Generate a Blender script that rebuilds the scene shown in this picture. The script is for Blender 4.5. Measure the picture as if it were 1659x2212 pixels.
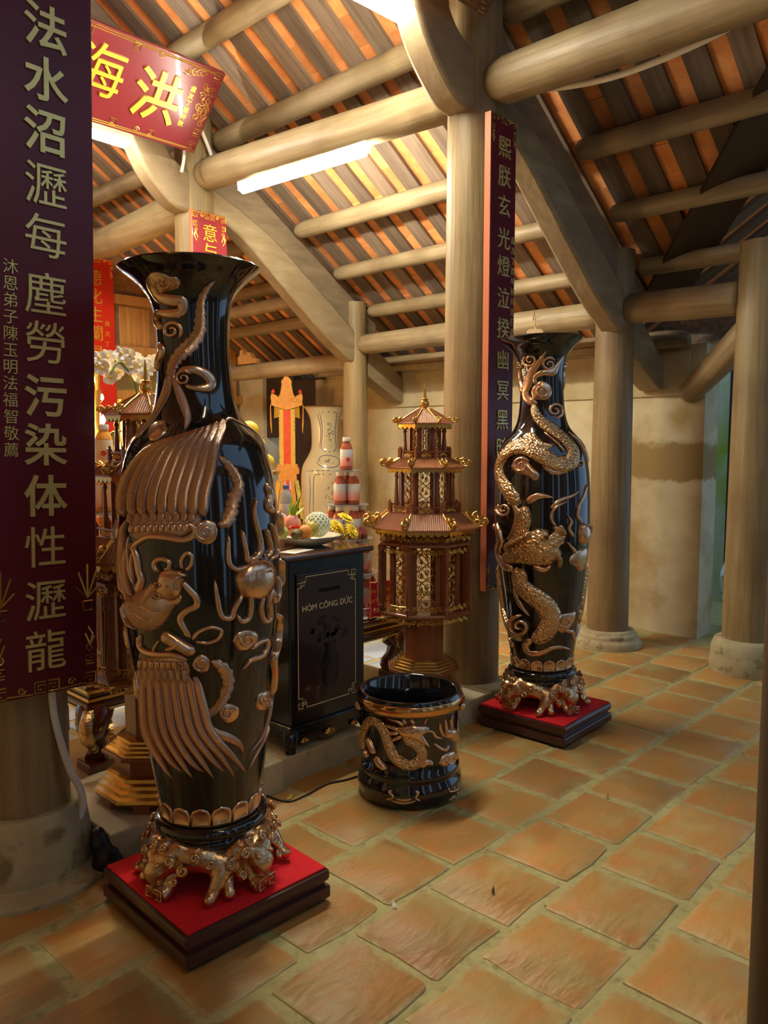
import bpy, bmesh, math, random
from mathutils import Vector, Matrix
random.seed(7)
for o in list(bpy.data.objects): bpy.data.objects.remove(o)
SC = bpy.context.scene
COL = SC.collection
PI = math.pi
sin, cos = math.sin, math.cos
# ---------------------------------------------------------------- camera
FPX, IW, IH, CAMH = 1703.0, 1659, 2212, 1.45
YAW, PITCH = math.radians(43.64), math.radians(-5.07)
FW = Vector((cos(YAW)*cos(PITCH), sin(YAW)*cos(PITCH), sin(PITCH)))
RT = FW.cross(Vector((0, 0, 1))).normalized()
UP = RT.cross(FW)
cam = bpy.data.cameras.new('camera')
cam.sensor_fit = 'HORIZONTAL'; cam.sensor_width = 36; cam.lens = 36*FPX/IW
cam.clip_start = .05; cam.clip_end = 200
camo = bpy.data.objects.new('camera', cam); COL.objects.link(camo)
camo.matrix_world = Matrix(((RT.x, UP.x, -FW.x, 0), (RT.y, UP.y, -FW.y, 0), (RT.z, UP.z, -FW.z, CAMH), (0, 0, 0, 1)))
SC.camera = camo
# ---------------------------------------------------------------- sky and exposure
W = bpy.data.worlds.new('sky'); SC.world = W; W.use_nodes = True
bg = W.node_tree.nodes['Background']
bg.inputs[0].default_value = (.42, .66, 1.0, 1); bg.inputs[1].default_value = SKY = .6
SC.view_settings.view_transform = 'Standard'; SC.view_settings.look = 'None'
SC.view_settings.gamma = 1; SC.view_settings.use_curve_mapping = False
SC.view_settings.exposure = 0.78
TUBE = 165.0          # fluorescent tube strength
# ---------------------------------------------------------------- measuring helpers: a view ray met with a real plane
def ray(px, py): return RT*((px-IW/2)/FPX) - UP*((py-IH/2)/FPX) + FW
CO = Vector((0, 0, CAMH))
def at_x(px, py, X): d = ray(px, py); return CO + d*(X/d.x)
def at_y(px, py, Y): d = ray(px, py); return CO + d*(Y/d.y)
def at_z(px, py, Z): d = ray(px, py); return CO + d*((Z-CAMH)/d.z)
def at_v(px, py, P):
    d = ray(px, py); n = Vector((FW.x, FW.y, 0)); return CO + d*((Vector(P)-CO).dot(n)/d.dot(n))
# ---------------------------------------------------------------- materials
MATS = {}
def mat(name, col, rough=.5, metal=0., col2=None, nscale=6., stretch=(1, 1, 1), mixr=(.35, .65), bump=0., bscale=40., bstretch=None,
        coat=0., rand=0., emit=None, estr=0., alpha=1., trans=0., ior=1.45, coord='Object', col3=None, n3=1.5, m3=(.5, .62), spec=.5, detail=6):
    if name in MATS: return MATS[name]
    m = bpy.data.materials.new(name); m.use_nodes = True; MATS[name] = m
    nt = m.node_tree; N = nt.nodes; L = nt.links
    b = N['Principled BSDF']; I = b.inputs
    I['Base Color'].default_value = (*col, 1); I['Roughness'].default_value = rough; I['Metallic'].default_value = metal
    I['Coat Weight'].default_value = coat; I['Coat Roughness'].default_value = .05
    I['Transmission Weight'].default_value = trans; I['IOR'].default_value = ior; I['Alpha'].default_value = alpha
    I['Specular IOR Level'].default_value = spec
    if emit: I['Emission Color'].default_value = (*emit, 1); I['Emission Strength'].default_value = estr
    tc = None
    def coords(st):
        nonlocal tc
        if tc is None: tc = N.new('ShaderNodeTexCoord')
        mp = N.new('ShaderNodeMapping'); mp.inputs['Scale'].default_value = st
        L.new(tc.outputs[coord], mp.inputs[0])
        if rand:
            oi = N.new('ShaderNodeObjectInfo'); mu = N.new('ShaderNodeMath'); mu.operation = 'MULTIPLY'; mu.inputs[1].default_value = 37.
            L.new(oi.outputs['Random'], mu.inputs[0]); cb = N.new('ShaderNodeCombineXYZ')
            for k in range(3): L.new(mu.outputs[0], cb.inputs[k])
            L.new(cb.outputs[0], mp.inputs['Location'])
        return mp.outputs[0]
    out = None
    if col2:
        nz = N.new('ShaderNodeTexNoise'); nz.inputs['Scale'].default_value = nscale; nz.inputs['Detail'].default_value = detail
        nz.inputs['Roughness'].default_value = .62
        L.new(coords(stretch), nz.inputs['Vector'])
        rp = N.new('ShaderNodeValToRGB'); e = rp.color_ramp.elements
        e[0].position, e[1].position = mixr; e[0].color = (*col, 1); e[1].color = (*col2, 1)
        L.new(nz.outputs[0], rp.inputs[0]); out = rp.outputs[0]
    if col3:
        nz = N.new('ShaderNodeTexNoise'); nz.inputs['Scale'].default_value = n3; nz.inputs['Detail'].default_value = 5
        L.new(coords((1, 1, 1)), nz.inputs['Vector'])
        mr = N.new('ShaderNodeMapRange'); mr.inputs[1].default_value, mr.inputs[2].default_value = m3
        L.new(nz.outputs[0], mr.inputs[0])
        mx = N.new('ShaderNodeMix'); mx.data_type = 'RGBA'; L.new(mr.outputs[0], mx.inputs[0])
        if out: L.new(out, mx.inputs[6])
        else: mx.inputs[6].default_value = (*col, 1)
        mx.inputs[7].default_value = (*col3, 1); out = mx.outputs[2]
    if rand:
        oi = N.new('ShaderNodeObjectInfo'); mr = N.new('ShaderNodeMapRange')
        mr.inputs[3].default_value = 1-rand; mr.inputs[4].default_value = 1+rand
        L.new(oi.outputs['Random'], mr.inputs[0])
        hs = N.new('ShaderNodeHueSaturation'); L.new(mr.outputs[0], hs.inputs['Value'])
        if out: L.new(out, hs.inputs['Color'])
        else: hs.inputs['Color'].default_value = (*col, 1)
        out = hs.outputs[0]
    if out: L.new(out, I['Base Color'])
    if bump:
        nz = N.new('ShaderNodeTexNoise'); nz.inputs['Scale'].default_value = bscale; nz.inputs['Detail'].default_value = 5
        L.new(coords(bstretch or stretch), nz.inputs['Vector'])
        bp = N.new('ShaderNodeBump'); bp.inputs['Strength'].default_value = bump; bp.inputs['Distance'].default_value = .01
        L.new(nz.outputs[0], bp.inputs['Height']); L.new(bp.outputs[0], I['Normal'])
    return m
def add_uv_bump(m, kind, scale, strength, dist=.004):
    nt = m.node_tree; N = nt.nodes; L = nt.links; b = N['Principled BSDF']
    uv = N.new('ShaderNodeUVMap'); mp = N.new('ShaderNodeMapping'); mp.inputs['Scale'].default_value = scale
    L.new(uv.outputs[0], mp.inputs[0])
    if kind == 'wave':
        t = N.new('ShaderNodeTexWave'); t.inputs['Scale'].default_value = 1; t.bands_direction = 'DIAGONAL'; o = t.outputs['Fac']
        t.inputs['Distortion'].default_value = .6
    else:
        t = N.new('ShaderNodeTexVoronoi'); t.inputs['Scale'].default_value = 1; o = t.outputs['Distance']
    L.new(mp.outputs[0], t.inputs['Vector'])
    bp = N.new('ShaderNodeBump'); bp.inputs['Strength'].default_value = strength; bp.inputs['Distance'].default_value = dist
    L.new(o, bp.inputs['Height']); L.new(bp.outputs[0], b.inputs['Normal'])
G = (8, 8, .55)      # wood grain runs along local z
M_col = mat('column_wood', (.20, .138, .058), .5, col2=(.295, .213, .098), nscale=3, stretch=G, bump=.35, bscale=6, col3=(.16, .10, .045), n3=1.7, m3=(.5, .75), rand=.06)
M_beam = mat('beam_wood', (.25, .18, .092), .5, col2=(.36, .275, .155), nscale=3, stretch=G, bump=.3, bscale=5, col3=(.17, .115, .055), n3=2.2, m3=(.48, .72), rand=.08)
M_plank = mat('rafter_wood', (.13, .088, .058), .75, col2=(.22, .155, .105), nscale=3, stretch=(.6, 9, 9), bump=.3, bscale=7, rand=.3)
M_rtile = mat('roof_terracotta', (.62, .22, .065), .85, col2=(.74, .32, .11), nscale=9, bump=.25, bscale=60, rand=.28)
M_stone = mat('stone', (.36, .31, .17), .8, col2=(.47, .41, .25), nscale=7, bump=.5, bscale=25, col3=(.20, .16, .08), n3=9, m3=(.56, .66))
M_slab = mat('step_stone', (.44, .37, .21), .6, col2=(.52, .45, .28), nscale=5, bump=.3, bscale=30, col3=(.30, .25, .13), n3=7, m3=(.55, .7))
M_grout = mat('grout', (.35, .305, .11), .8, col2=(.44, .385, .165), nscale=9, bump=.5, bscale=60, col3=(.26, .215, .085), n3=26, m3=(.52, .72))
M_tile = mat('floor_terracotta', (.46, .205, .048), .5, col2=(.38, .235, .068), nscale=5, stretch=(1, 2.2, 1), mixr=(.36, .64), bump=.7, bscale=16, rand=.2,
             col3=(.42, .33, .125), n3=4.5, m3=(.54, .74))
def edge_wear(m, col, lo, hi):              # dusty worn rims on each tile
    nt = m.node_tree; N = nt.nodes; L = nt.links; I = N['Principled BSDF'].inputs['Base Color']; src = I.links[0].from_socket
    tc = N.new('ShaderNodeTexCoord'); sp_ = N.new('ShaderNodeSeparateXYZ'); L.new(tc.outputs['Generated'], sp_.inputs[0])
    def mth(op, a_, b_=None):
        n_ = N.new('ShaderNodeMath'); n_.operation = op
        for i_, v_ in enumerate((a_, b_)):
            if v_ is None: continue
            if isinstance(v_, float): n_.inputs[i_].default_value = v_
            else: L.new(v_, n_.inputs[i_])
        return n_.outputs[0]
    d_ = mth('MAXIMUM', mth('ABSOLUTE', mth('SUBTRACT', sp_.outputs[0], .5)), mth('ABSOLUTE', mth('SUBTRACT', sp_.outputs[1], .5)))
    g_ = N.new('ShaderNodeNewGeometry'); nz = N.new('ShaderNodeTexNoise'); nz.inputs['Scale'].default_value = 16; nz.inputs['Detail'].default_value = 8; nz.inputs['Roughness'].default_value = .7; L.new(g_.outputs['Position'], nz.inputs['Vector'])
    e_ = mth('ADD', d_, mth('MULTIPLY', mth('SUBTRACT', nz.outputs[0], .5), .30))
    r_ = N.new('ShaderNodeMapRange'); r_.inputs[1].default_value, r_.inputs[2].default_value = lo, hi; L.new(e_, r_.inputs[0])
    mx = N.new('ShaderNodeMix'); mx.data_type = 'RGBA'; L.new(r_.outputs[0], mx.inputs[0]); L.new(src, mx.inputs[6]); mx.inputs[7].default_value = (*col, 1); L.new(mx.outputs[2], I)
edge_wear(M_tile, (.44, .365, .16), .43, .52)
M_plaster = mat('lime_plaster', (.45, .385, .235), .9, col2=(.57, .50, .335), nscale=3.5, bump=.35, bscale=12, col3=(.37, .265, .11), n3=2.2, m3=(.5, .66))
# ---------------------------------------------------------------- mesh building
class MB:
    def __init__(s): s.v = []; s.f = []; s.uv = None
    def add(s, v, f):
        n = len(s.v); s.v += [tuple(p) for p in v]; s.f += [tuple(i+n for i in q) for q in f]; return s
    def box(s, c, d, rz=0., rot=None):
        hx, hy, hz = d[0]/2, d[1]/2, d[2]/2
        M = rot or Matrix.Rotation(rz, 3, 'Z'); c = Vector(c)
        v = [c + M @ Vector((x*hx, y*hy, z*hz)) for z in (-1, 1) for y in (-1, 1) for x in (-1, 1)]
        return s.add(v, [(0, 2, 3, 1), (4, 5, 7, 6), (0, 1, 5, 4), (2, 6, 7, 3), (0, 4, 6, 2), (1, 3, 7, 5)])
    def lathe(s, pr, n=24, c=(0, 0, 0), cap=True, a0=0.):
        v = []; f = []
        for r, z in pr:
            for k in range(n):
                a = a0+2*PI*k/n; v.append((c[0]+r*cos(a), c[1]+r*sin(a), c[2]+z))
        for i in range(len(pr)-1):
            for k in range(n):
                k2 = (k+1) % n; f.append((i*n+k, i*n+k2, (i+1)*n+k2, (i+1)*n+k))
        if cap:
            f.append(tuple(range(n-1, -1, -1))); f.append(tuple((len(pr)-1)*n+k for k in range(n)))
        return s.add(v, f)
    def tube(s, pts, r, n=8, cap=True, flat=1.):
        pts = [Vector(p) for p in pts]; m = len(pts)
        rr = r if isinstance(r, (list, tuple)) else [r]*m
        v = []; f = []; up = None
        for i, p in enumerate(pts):
            t = (pts[min(i+1, m-1)]-pts[max(i-1, 0)]).normalized()
            if up is None: up = Vector((0, 0, 1)) if abs(t.z) < .9 else Vector((0, 1, 0))
            x = t.cross(up).normalized(); y = x.cross(t).normalized(); up = y
            for k in range(n):
                a = 2*PI*k/n; v.append(p + x*(rr[i]*cos(a)) + y*(rr[i]*sin(a)*flat))
        for i in range(m-1):
            for k in range(n):
                k2 = (k+1) % n; f.append((i*n+k, i*n+k2, (i+1)*n+k2, (i+1)*n+k))
        if cap: f += [tuple(range(n-1, -1, -1)), tuple((m-1)*n+k for k in range(n))]
        return s.add(v, f)
    def prism(s, poly, t0, t1, fn):
        """polygon (list of 2d points) extruded from t0 to t1; fn(u, v, t) gives the point"""
        n = len(poly)
        v = [fn(p[0], p[1], t0) for p in poly] + [fn(p[0], p[1], t1) for p in poly]
        f = [tuple(range(n-1, -1, -1)), tuple(range(n, 2*n))] + [(i, (i+1) % n, n+(i+1) % n, n+i) for i in range(n)]
        return s.add(v, f)
    def mesh(s, name, smooth=35):
        me = bpy.data.meshes.new(name); me.from_pydata([tuple(p) for p in s.v], [], s.f); me.validate()
        bm = bmesh.new(); bm.from_mesh(me); bmesh.ops.recalc_face_normals(bm, faces=bm.faces); bm.to_mesh(me); bm.free()
        if smooth:
            for p in me.polygons: p.use_smooth = True
            me.set_sharp_from_angle(angle=math.radians(smooth))
        return me
    def obj(s, name, m, parent=None, smooth=35, bevel=0., loc=None):
        return link(name, s.mesh(name, smooth), m, parent, bevel, loc)
def link(name, me, m=None, parent=None, bevel=0., loc=None):
    o = bpy.data.objects.new(name, me); COL.objects.link(o)
    if m is not None and not me.materials: me.materials.append(m)
    if parent: o.parent = parent
    if loc is not None: o.location = loc
    if bevel:
        b = o.modifiers.new('bevel', 'BEVEL'); b.width = bevel; b.segments = 2; b.limit_method = 'ANGLE'; b.angle_limit = math.radians(40)
    return o
def tag(o, label, cat, group=None):
    o['label'] = label; o['category'] = cat
    if group: o['group'] = group
    return o
def thing(name, label, cat, loc=(0, 0, 0), rz=0., group=None):
    o = bpy.data.objects.new(name, None); COL.objects.link(o); o.location = loc; o.rotation_euler = (0, 0, rz)
    o.empty_display_size = .05
    return tag(o, label, cat, group)
def struct(o): o['kind'] = 'structure'; return o
def dup(root, loc, rz=None, label=None, group=None):
    r = root.copy(); COL.objects.link(r); r.location = loc
    if rz is not None: r.rotation_euler = (0, 0, rz)
    if label: r['label'] = label
    if group: r['group'] = group
    for ch in list(root.children):
        c = ch.copy(); COL.objects.link(c); c.parent = r
        for g in list(ch.children):
            d = g.copy(); COL.objects.link(d); d.parent = c
    return r
def spline(p, k=6):
    """Catmull-Rom through points of any dimension"""
    out = []; n = len(p)
    for i in range(n-1):
        a, b, c, d = p[max(i-1, 0)], p[i], p[i+1], p[min(i+2, n-1)]
        for j in range(k):
            t = j/k; t2 = t*t; t3 = t2*t
            out.append(tuple(.5*(2*b[m]+(c[m]-a[m])*t+(2*a[m]-5*b[m]+4*c[m]-d[m])*t2+(3*b[m]-a[m]-3*c[m]+d[m])*t3) for m in range(len(b))))
    out.append(tuple(p[-1])); return out
def glyphs(txt, size, depth=.004, embolden=.0, align='CENTER', space=1.):
    cu = bpy.data.curves.new('glyph', 'FONT'); cu.body = txt; cu.size = size; cu.extrude = depth; cu.offset = embolden
    cu.align_x = align; cu.align_y = 'CENTER'; cu.space_line = space; cu.resolution_u = 3
    o = bpy.data.objects.new('glyph', cu); COL.objects.link(o)
    bpy.context.view_layer.update()
    me = bpy.data.meshes.new_from_object(o.evaluated_get(bpy.context.evaluated_depsgraph_get()))
    bpy.data.objects.remove(o); bpy.data.curves.remove(cu)
    return me
def curl(cx, cy, r, a0=0., turns=1.3, sgn=1, n=14):
    return [(cx+r*(1-.85*i/n)*cos(a0+sgn*turns*2*PI*i/n), cy+r*(1-.85*i/n)*sin(a0+sgn*turns*2*PI*i/n)) for i in range(n+1)]
# ================================================================ floor
fl = struct(MB().box((3.2, 3.6, -.0285), (10.2, 12.4, .05)).obj('floor', M_grout, smooth=0))
PX, PY = .3357, .3332
def tile_mesh(seed):
    R = random.Random(seed); hx, hy = .153, .152; pts = []
    for sx, sy in ((1, 1), (-1, 1), (-1, -1), (1, -1)):
        c = R.uniform(.006, .024)
        e = [(sx*hx, sy*(hy-c)), (sx*(hx-c*.3), sy*(hy-c*.3)), (sx*(hx-c), sy*hy)]
        if sx*sy < 0: e.reverse()
        pts += e
        nx = (-sx, sy) if sx*sy > 0 else (sx, -sy)
        q = (0, sy*hy) if sx*sy > 0 else (sx*hx, 0)
        pts.append((q[0]*R.uniform(.97, 1.02), q[1]*R.uniform(.97, 1.02)))
    pts = [(x+R.uniform(-.006, .006), y+R.uniform(-.006, .006)) for x, y in pts]
    n = len(pts); v = [(x, y, -.02) for x, y in pts]+[(x, y, -.0022) for x, y in pts]+[(x*.985, y*.985, .0) for x, y in pts]
    f = [(i, (i+1) % n, n+(i+1) % n, n+i) for i in range(n)]+[(n+i, n+(i+1) % n, 2*n+(i+1) % n, 2*n+i) for i in range(n)]+[tuple(range(2*n, 3*n))]
    return MB().add(v, f).mesh('floor_tile', 50)
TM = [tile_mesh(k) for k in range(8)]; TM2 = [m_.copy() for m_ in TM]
for me in TM: me.materials.append(M_tile)
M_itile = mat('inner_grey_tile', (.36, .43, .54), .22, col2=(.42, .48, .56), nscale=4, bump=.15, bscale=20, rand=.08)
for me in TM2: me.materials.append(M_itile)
COLS = {'A': (1.02, 2.675), 'B': (3.49, 2.66), 'D': (5.15, 2.69), 'C': (3.47, 5.3), 'E': (5.15, 5.28), 'F': (5.15, 1.72)}
for j in range(-3, 17):
    y = .936+PY*(j+.5); off = (1.705 if j % 2 == 0 else 1.537)
    for i in range(-5, 13):
        x = off+PX*(i+.5)
        if not (.15 < x < 5.68) or (x < .9 and y > 2.7): continue
        if 1.15 < x < 3.55 and 2.52 < y < 3.2: continue
        if y > 3.6 and x < 1.0: continue
        if any((x-cx)**2+(y-cy)**2 < .05 for cx, cy in COLS.values()): continue
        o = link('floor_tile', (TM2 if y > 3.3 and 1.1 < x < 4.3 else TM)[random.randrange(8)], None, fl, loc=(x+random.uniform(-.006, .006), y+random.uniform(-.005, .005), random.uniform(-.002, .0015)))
        o.rotation_euler = (random.uniform(-.004, .004), random.uniform(-.004, .004), random.choice((0, PI))+random.uniform(-.012, .012))
# raised stone kerb in front of the altar, made of separate blocks
st = struct(MB().box((2.25, 3.05, .035), (2.0, .6, .07)).obj('floor_altar_step', M_slab, smooth=0))
for x0, x1, y0, y1, z1 in ((1.215, 1.80, 2.43, 2.95, .13), (1.81, 2.02, 2.50, 2.95, .128), (2.03, 2.72, 2.53, 2.95, .118), (2.73, 3.37, 2.42, 2.95, .122), (1.25, 2.25, 2.96, 3.4, .12), (2.26, 3.3, 2.96, 3.4, .12)):
    m = MB().box(((x0+x1)/2, (y0+y1)/2, z1/2-.03), (x1-x0, y1-y0, z1+.06))
    m.v = [(x+random.uniform(-.006, .006), y+random.uniform(-.006, .006), z+random.uniform(-.003, .003)) for x, y, z in m.v]
    m.obj('stone_block', M_slab, st, 0, bevel=.008)
# ================================================================ walls
WX = 5.757
wb = struct(MB().box((WX+.13, (2.285+6.35)/2, 1.05), (.26, 6.35-2.285, 2.22)).obj('wall_back', M_plaster, smooth=0))
MB().box((WX-.008, 4.45, 1.955), (.02, 4.1, .33)).obj('plaster_band', mat('plaster_dark', (.36, .29, .15), .9, col2=(.46, .38, .22), nscale=4, bump=.3, bscale=14), wb, 0, bevel=.004)
def add_stain(m, y0, y1, z0, z1, col):      # a damp patch with a ragged outline of its own on the plaster
    nt = m.node_tree; N = nt.nodes; L = nt.links; I = N['Principled BSDF'].inputs['Base Color']; src = I.links[0].from_socket
    tc = N.new('ShaderNodeTexCoord'); sp_ = N.new('ShaderNodeSeparateXYZ'); L.new(tc.outputs['Object'], sp_.inputs[0])
    nz = N.new('ShaderNodeTexNoise'); nz.inputs['Scale'].default_value = 5; nz.inputs['Detail'].default_value = 8; nz.inputs['Roughness'].default_value = .7; L.new(tc.outputs['Object'], nz.inputs['Vector'])
    def edge(v, lo, hi, flip, amp):
        a_ = N.new('ShaderNodeMath'); a_.operation = 'MULTIPLY_ADD'; L.new(nz.outputs[0], a_.inputs[0]); a_.inputs[1].default_value = amp; L.new(v, a_.inputs[2])
        r_ = N.new('ShaderNodeMapRange'); r_.inputs[1].default_value, r_.inputs[2].default_value = lo+amp/2, hi+amp/2; r_.interpolation_type = 'SMOOTHSTEP'
        if flip: r_.inputs[3].default_value, r_.inputs[4].default_value = 1, 0
        L.new(a_.outputs[0], r_.inputs[0]); return r_.outputs[0]
    es = [edge(sp_.outputs[2], z0-.02, z0+.02, False, .22), edge(sp_.outputs[2], z1-.03, z1+.03, True, .26), edge(sp_.outputs[1], y1-.1, y1+.1, True, .3)]
    o_ = es[0]
    for e_ in es[1:]:
        mu = N.new('ShaderNodeMath'); mu.operation = 'MULTIPLY'; L.new(o_, mu.inputs[0]); L.new(e_, mu.inputs[1]); o_ = mu.outputs[0]
    mx = N.new('ShaderNodeMix'); mx.data_type = 'RGBA'; L.new(o_, mx.inputs[0]); L.new(src, mx.inputs[6]); mx.inputs[7].default_value = (*col, 1); L.new(mx.outputs[2], I)
P3 = [at_x(px, py, WX) for px, py in ((1366, 985), (1400, 975), (1440, 965), (1470, 955), (1510, 962), (1510, 1015), (1490, 1022), (1475, 1015), (1455, 1022), (1440, 1042), (1415, 1030), (1395, 1034), (1366, 1040))]
add_stain(M_plaster, 2.2, 2.95, min(p.z for p in P3)+.02, max(p.z for p in P3), (.27, .185, .07))
wk = struct(MB().box((WX+.13, 8.0, 1.2), (.26, 1.1, 2.5)).obj('wall_left', M_plaster, smooth=0))
M_dkd = mat('near_black_brown', (.035, .022, .012), .5, col2=(.05, .03, .016), nscale=4, stretch=(6, 6, .6))
MB().box((WX+.1, 6.66, 1.05), (.08, .62, 2.2)).obj('dark_doorway_panel', M_dkd, wk, 0, .01)  # near-black panel standing in for the unlit interior behind the doorway
MB().box((WX+.1, 7.2, 1.9), (.1, .5, .8)).obj('door_lintel', M_dkd, wk, 0, .01)
MB().box((WX+.1, 7.2, .45), (.1, .5, .9)).obj('door_sill', M_plaster, wk, 0, .01)
struct(MB().box((WX-.6, 8.7, 1.4), (3.4, .2, 2.9)).obj('wall_rear', mat('rear_wall', (.50, .38, .14), .9, col2=(.60, .48, .22), nscale=3), smooth=0))
struct(MB().box((-1.9, 4.2, 1.7), (.2, 11, 3.5)).obj('wall_side', M_plaster, smooth=0))
# front of the hall behind the viewer: posts with open daylight between them
wf = struct(MB().box((2.6, -1.55, 2.75), (9.0, .16, .5)).obj('wall_front', M_beam, smooth=0))
for x in (-1.6, -1.1, -.6, -.1, .4, .78, 1.45, 1.85, 2.55, 2.95, 3.35, 4.05, 4.5, 4.95, 5.7, 6.3):
    MB().box((x, -1.55, 1.25), (.36, .14, 2.5)).obj('door_leaf', M_plank, wf, 0)
for x0, x1 in ((-1.6, 1.1), (1.8, 2.6), (2.9, 4.1)):
    MB().box(((x0+x1)/2, -1.55, .35), (x1-x0, .1, .7)).obj('door_panel', M_plank, wf, 0)
# ================================================================ roof
SL = .65; ANG = math.atan(SL); CA, SA = cos(ANG), sin(ANG)
ZB = lambda x: 3.34-SL*(x-4.33)            # underside of the rafter boards
RX = 2.2
roof = struct(MB().box((2.2, 3.9, ZB(2.2)+.05), (.3, 11, .05)).obj('ceiling', M_plank, smooth=0))
BP = .238
YV = lambda y: y+3.03                      # valley where the side wing's roof meets the main slope
def board(L, w=.128): return MB().box((L/2, 0, .013), (L, w, .026)).mesh('rafter_board', 0)
def rtile(): return MB().box((.11, 0, .012), (.222, .16, .018)).mesh('roof_tile', 0)
BM = {}
def put_board(x0, x1, y, wing=False):
    L = round((x1-x0)/CA, 2)
    if L < .15: return
    if L not in BM: BM[L] = board(L); BM[L].materials.append(M_plank)
    o = link('rafter_board', BM[L], None, roof)
    if not wing: o.location = (x0, y, ZB(x0)); o.rotation_euler = (0, ANG, 0)
    else: o.location = (y, x0, ZB(x0+3.03)); o.rotation_euler = (0, ANG, PI/2)
TLM = rtile(); TLM.materials.append(M_rtile)
far = MB(); nt = 0
Mrot = Matrix.Rotation(ANG, 3, 'Y')
for k in range(-4, 34):
    y = .35+BP*k
    xe = min(6.25, YV(y)) if y < 3.2 else 6.25
    if xe > RX+.3: put_board(RX, xe, y)
    yt = y+BP/2
    xe = min(6.2, YV(yt)) if yt < 3.2 else 6.2
    n = int((xe-RX)/CA/.205)
    for i in range(n):
        d = i*.205; x = RX+d*CA; z = ZB(x)+.027+random.uniform(0, .004)
        if x > 3.25 and 1.7 < yt < 5.35 and nt < 290:
            o = link('roof_tile', TLM, None, roof, loc=(x, yt+random.uniform(-.006, .006), z)); o.rotation_euler = (random.uniform(-.02, .02), ANG+random.uniform(-.03, .005), 0); nt += 1
        else: far.box(Vector((x, yt, z))+Mrot @ Vector((.11, 0, .012)), (.222, .16, .018), rot=Mrot)
    o = far.obj
for k in range(0, 16):                      # side wing, boards run along y
    x = 2.35+BP*k
    put_board(-.9, min(x-3.03, 3.0), x, True)
    xt = x+BP/2; ye = min(xt-3.03, 3.0)
    n = max(0, int((ye+.9)/CA/.205))
    Mw = Matrix.Rotation(PI/2, 3, 'Z') @ Mrot
    for i in range(n):
        yy = -.9+i*.205*CA; far.box(Vector((xt, yy, ZB(yy+3.03)+.03)) + Mw @ Vector((.11, 0, .012)), (.222, .16, .018), rot=Mw)
Mr2 = Matrix.Rotation(-ANG, 3, 'Y')
for k in range(-4, 34):                     # the other slope of the roof
    y = .35+BP*k; L = 4.3/CA
    o = link('rafter_board', BM.setdefault('back', board(4.9)), None, roof, loc=(RX, y, ZB(RX))); o.rotation_euler = (0, ANG, PI)
    far.box(Vector((RX, y+BP/2, ZB(RX)+.03))+Mr2 @ Vector((-2.4, 0, .012)), (4.8, .16, .018), rot=Mr2)
BM['back'].materials.append(M_plank)
fo = far.obj('roof_tile', M_rtile, roof, 0); fo['kind'] = 'stuff'
# overlapping outer courses of tiles that close the roof
oc = MB()
for x0, x1, y0, y1, s in ((RX, 6.3, 2.9, 9.3, 1), (RX, 6.3, -1.0, 2.9, 1)):
    if y0 > 2: oc.add([(x0, y0, ZB(x0)+.06), (x1, y0, ZB(x1)+.06), (x1, y1, ZB(x1)+.06), (x0, y1, ZB(x0)+.06)], [(0, 1, 2, 3)])
    else: oc.add([(x0, y0, ZB(x0)+.06), (YV(y0), y0, ZB(max(x0, YV(y0)))+.06), (YV(2.9), 2.9, ZB(YV(2.9))+.06), (x0, 2.9, ZB(x0)+.06)], [(0, 1, 2, 3)])
oc.add([(RX-4.2, -1.0, ZB(RX)-4.2*SL+.06), (RX, -1.0, ZB(RX)+.06), (RX, 9.3, ZB(RX)+.06), (RX-4.2, 9.3, ZB(RX)-4.2*SL+.06)], [(0, 1, 2, 3)])
oc.add([(2.1, -.95, ZB(2.08)+.06), (6.2, -.95, ZB(2.08)+.06), (6.2, 3.17, ZB(6.2)+.06)], [(0, 1, 2)])
MB().prism([(-.9, 1.98), (6.4, 1.98), (6.4, ZB(6.2)+.05), (3.17, ZB(6.2)+.05), (-.9, ZB(2.13)+.05)], 6.17, 6.2, lambda u, v, t: (t, u, v)).obj('eave_board', M_plank, roof, 0)
oc.obj('outer_tile_course', M_rtile, roof, 0)
# ================================================================ columns, beams
ST = 'wooden columns carrying the roof'
def column(key, label, r0, r1, ztop, base, z0=0.):
    x, y = COLS[key]; t = thing('wooden_column', label, 'column', (x, y, 0))
    zb = base[-1][1]; pr = []
    for k in range(13):
        q = k/12; pr.append((r0+(r1-r0)*q**1.3, zb-.02+(ztop-zb+.02)*q))
    m = MB().lathe(pr, 28); R = random.Random(key)
    m.v = [(a+R.uniform(-.0015, .0015), b+R.uniform(-.0015, .0015), c) for a, b, c in m.v]
    m.obj('shaft', M_col, t, 50)
    MB().lathe(base, 36).obj('stone_base', M_stone, t, 40, bevel=.006)
    return t
RB = [(.235, -.02), (.24, .03), (.225, .055), (.215, .062), (.21, .09), (.19, .105), (.186, .12)]
cA = column('A', 'near left wooden column behind the large hanging couplet board', .155, .145, 4.1, [(.30, -.02), (.30, .02), (.225, .03), (.225, .06), (.218, .11), (.205, .2), (.185, .24)])
column('B', 'tall wooden column with couplet board beside the right pagoda lantern', .162, .14, 4.0, [(.2, -.02), (.2, .1), (.172, .13)])
column('D', 'round wooden column behind the right lacquer vase on moulded stone base', .145, .125, 2.76, RB)
column('C', 'wooden column carrying the small couplet board above the left vase', .165, .14, 4.0, [(.2, -.02), (.2, .1), (.175, .13)])
column('E', 'far wooden column behind the tower of pink drink bottles', .125, .105, 2.72, RB)
column('F', 'weathered wooden column at the right beside the doorway', .155, .135, 2.66, [(.215, -.02), (.225, .03), (.215, .16), (.2, .2), (.18, .215)])
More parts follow.
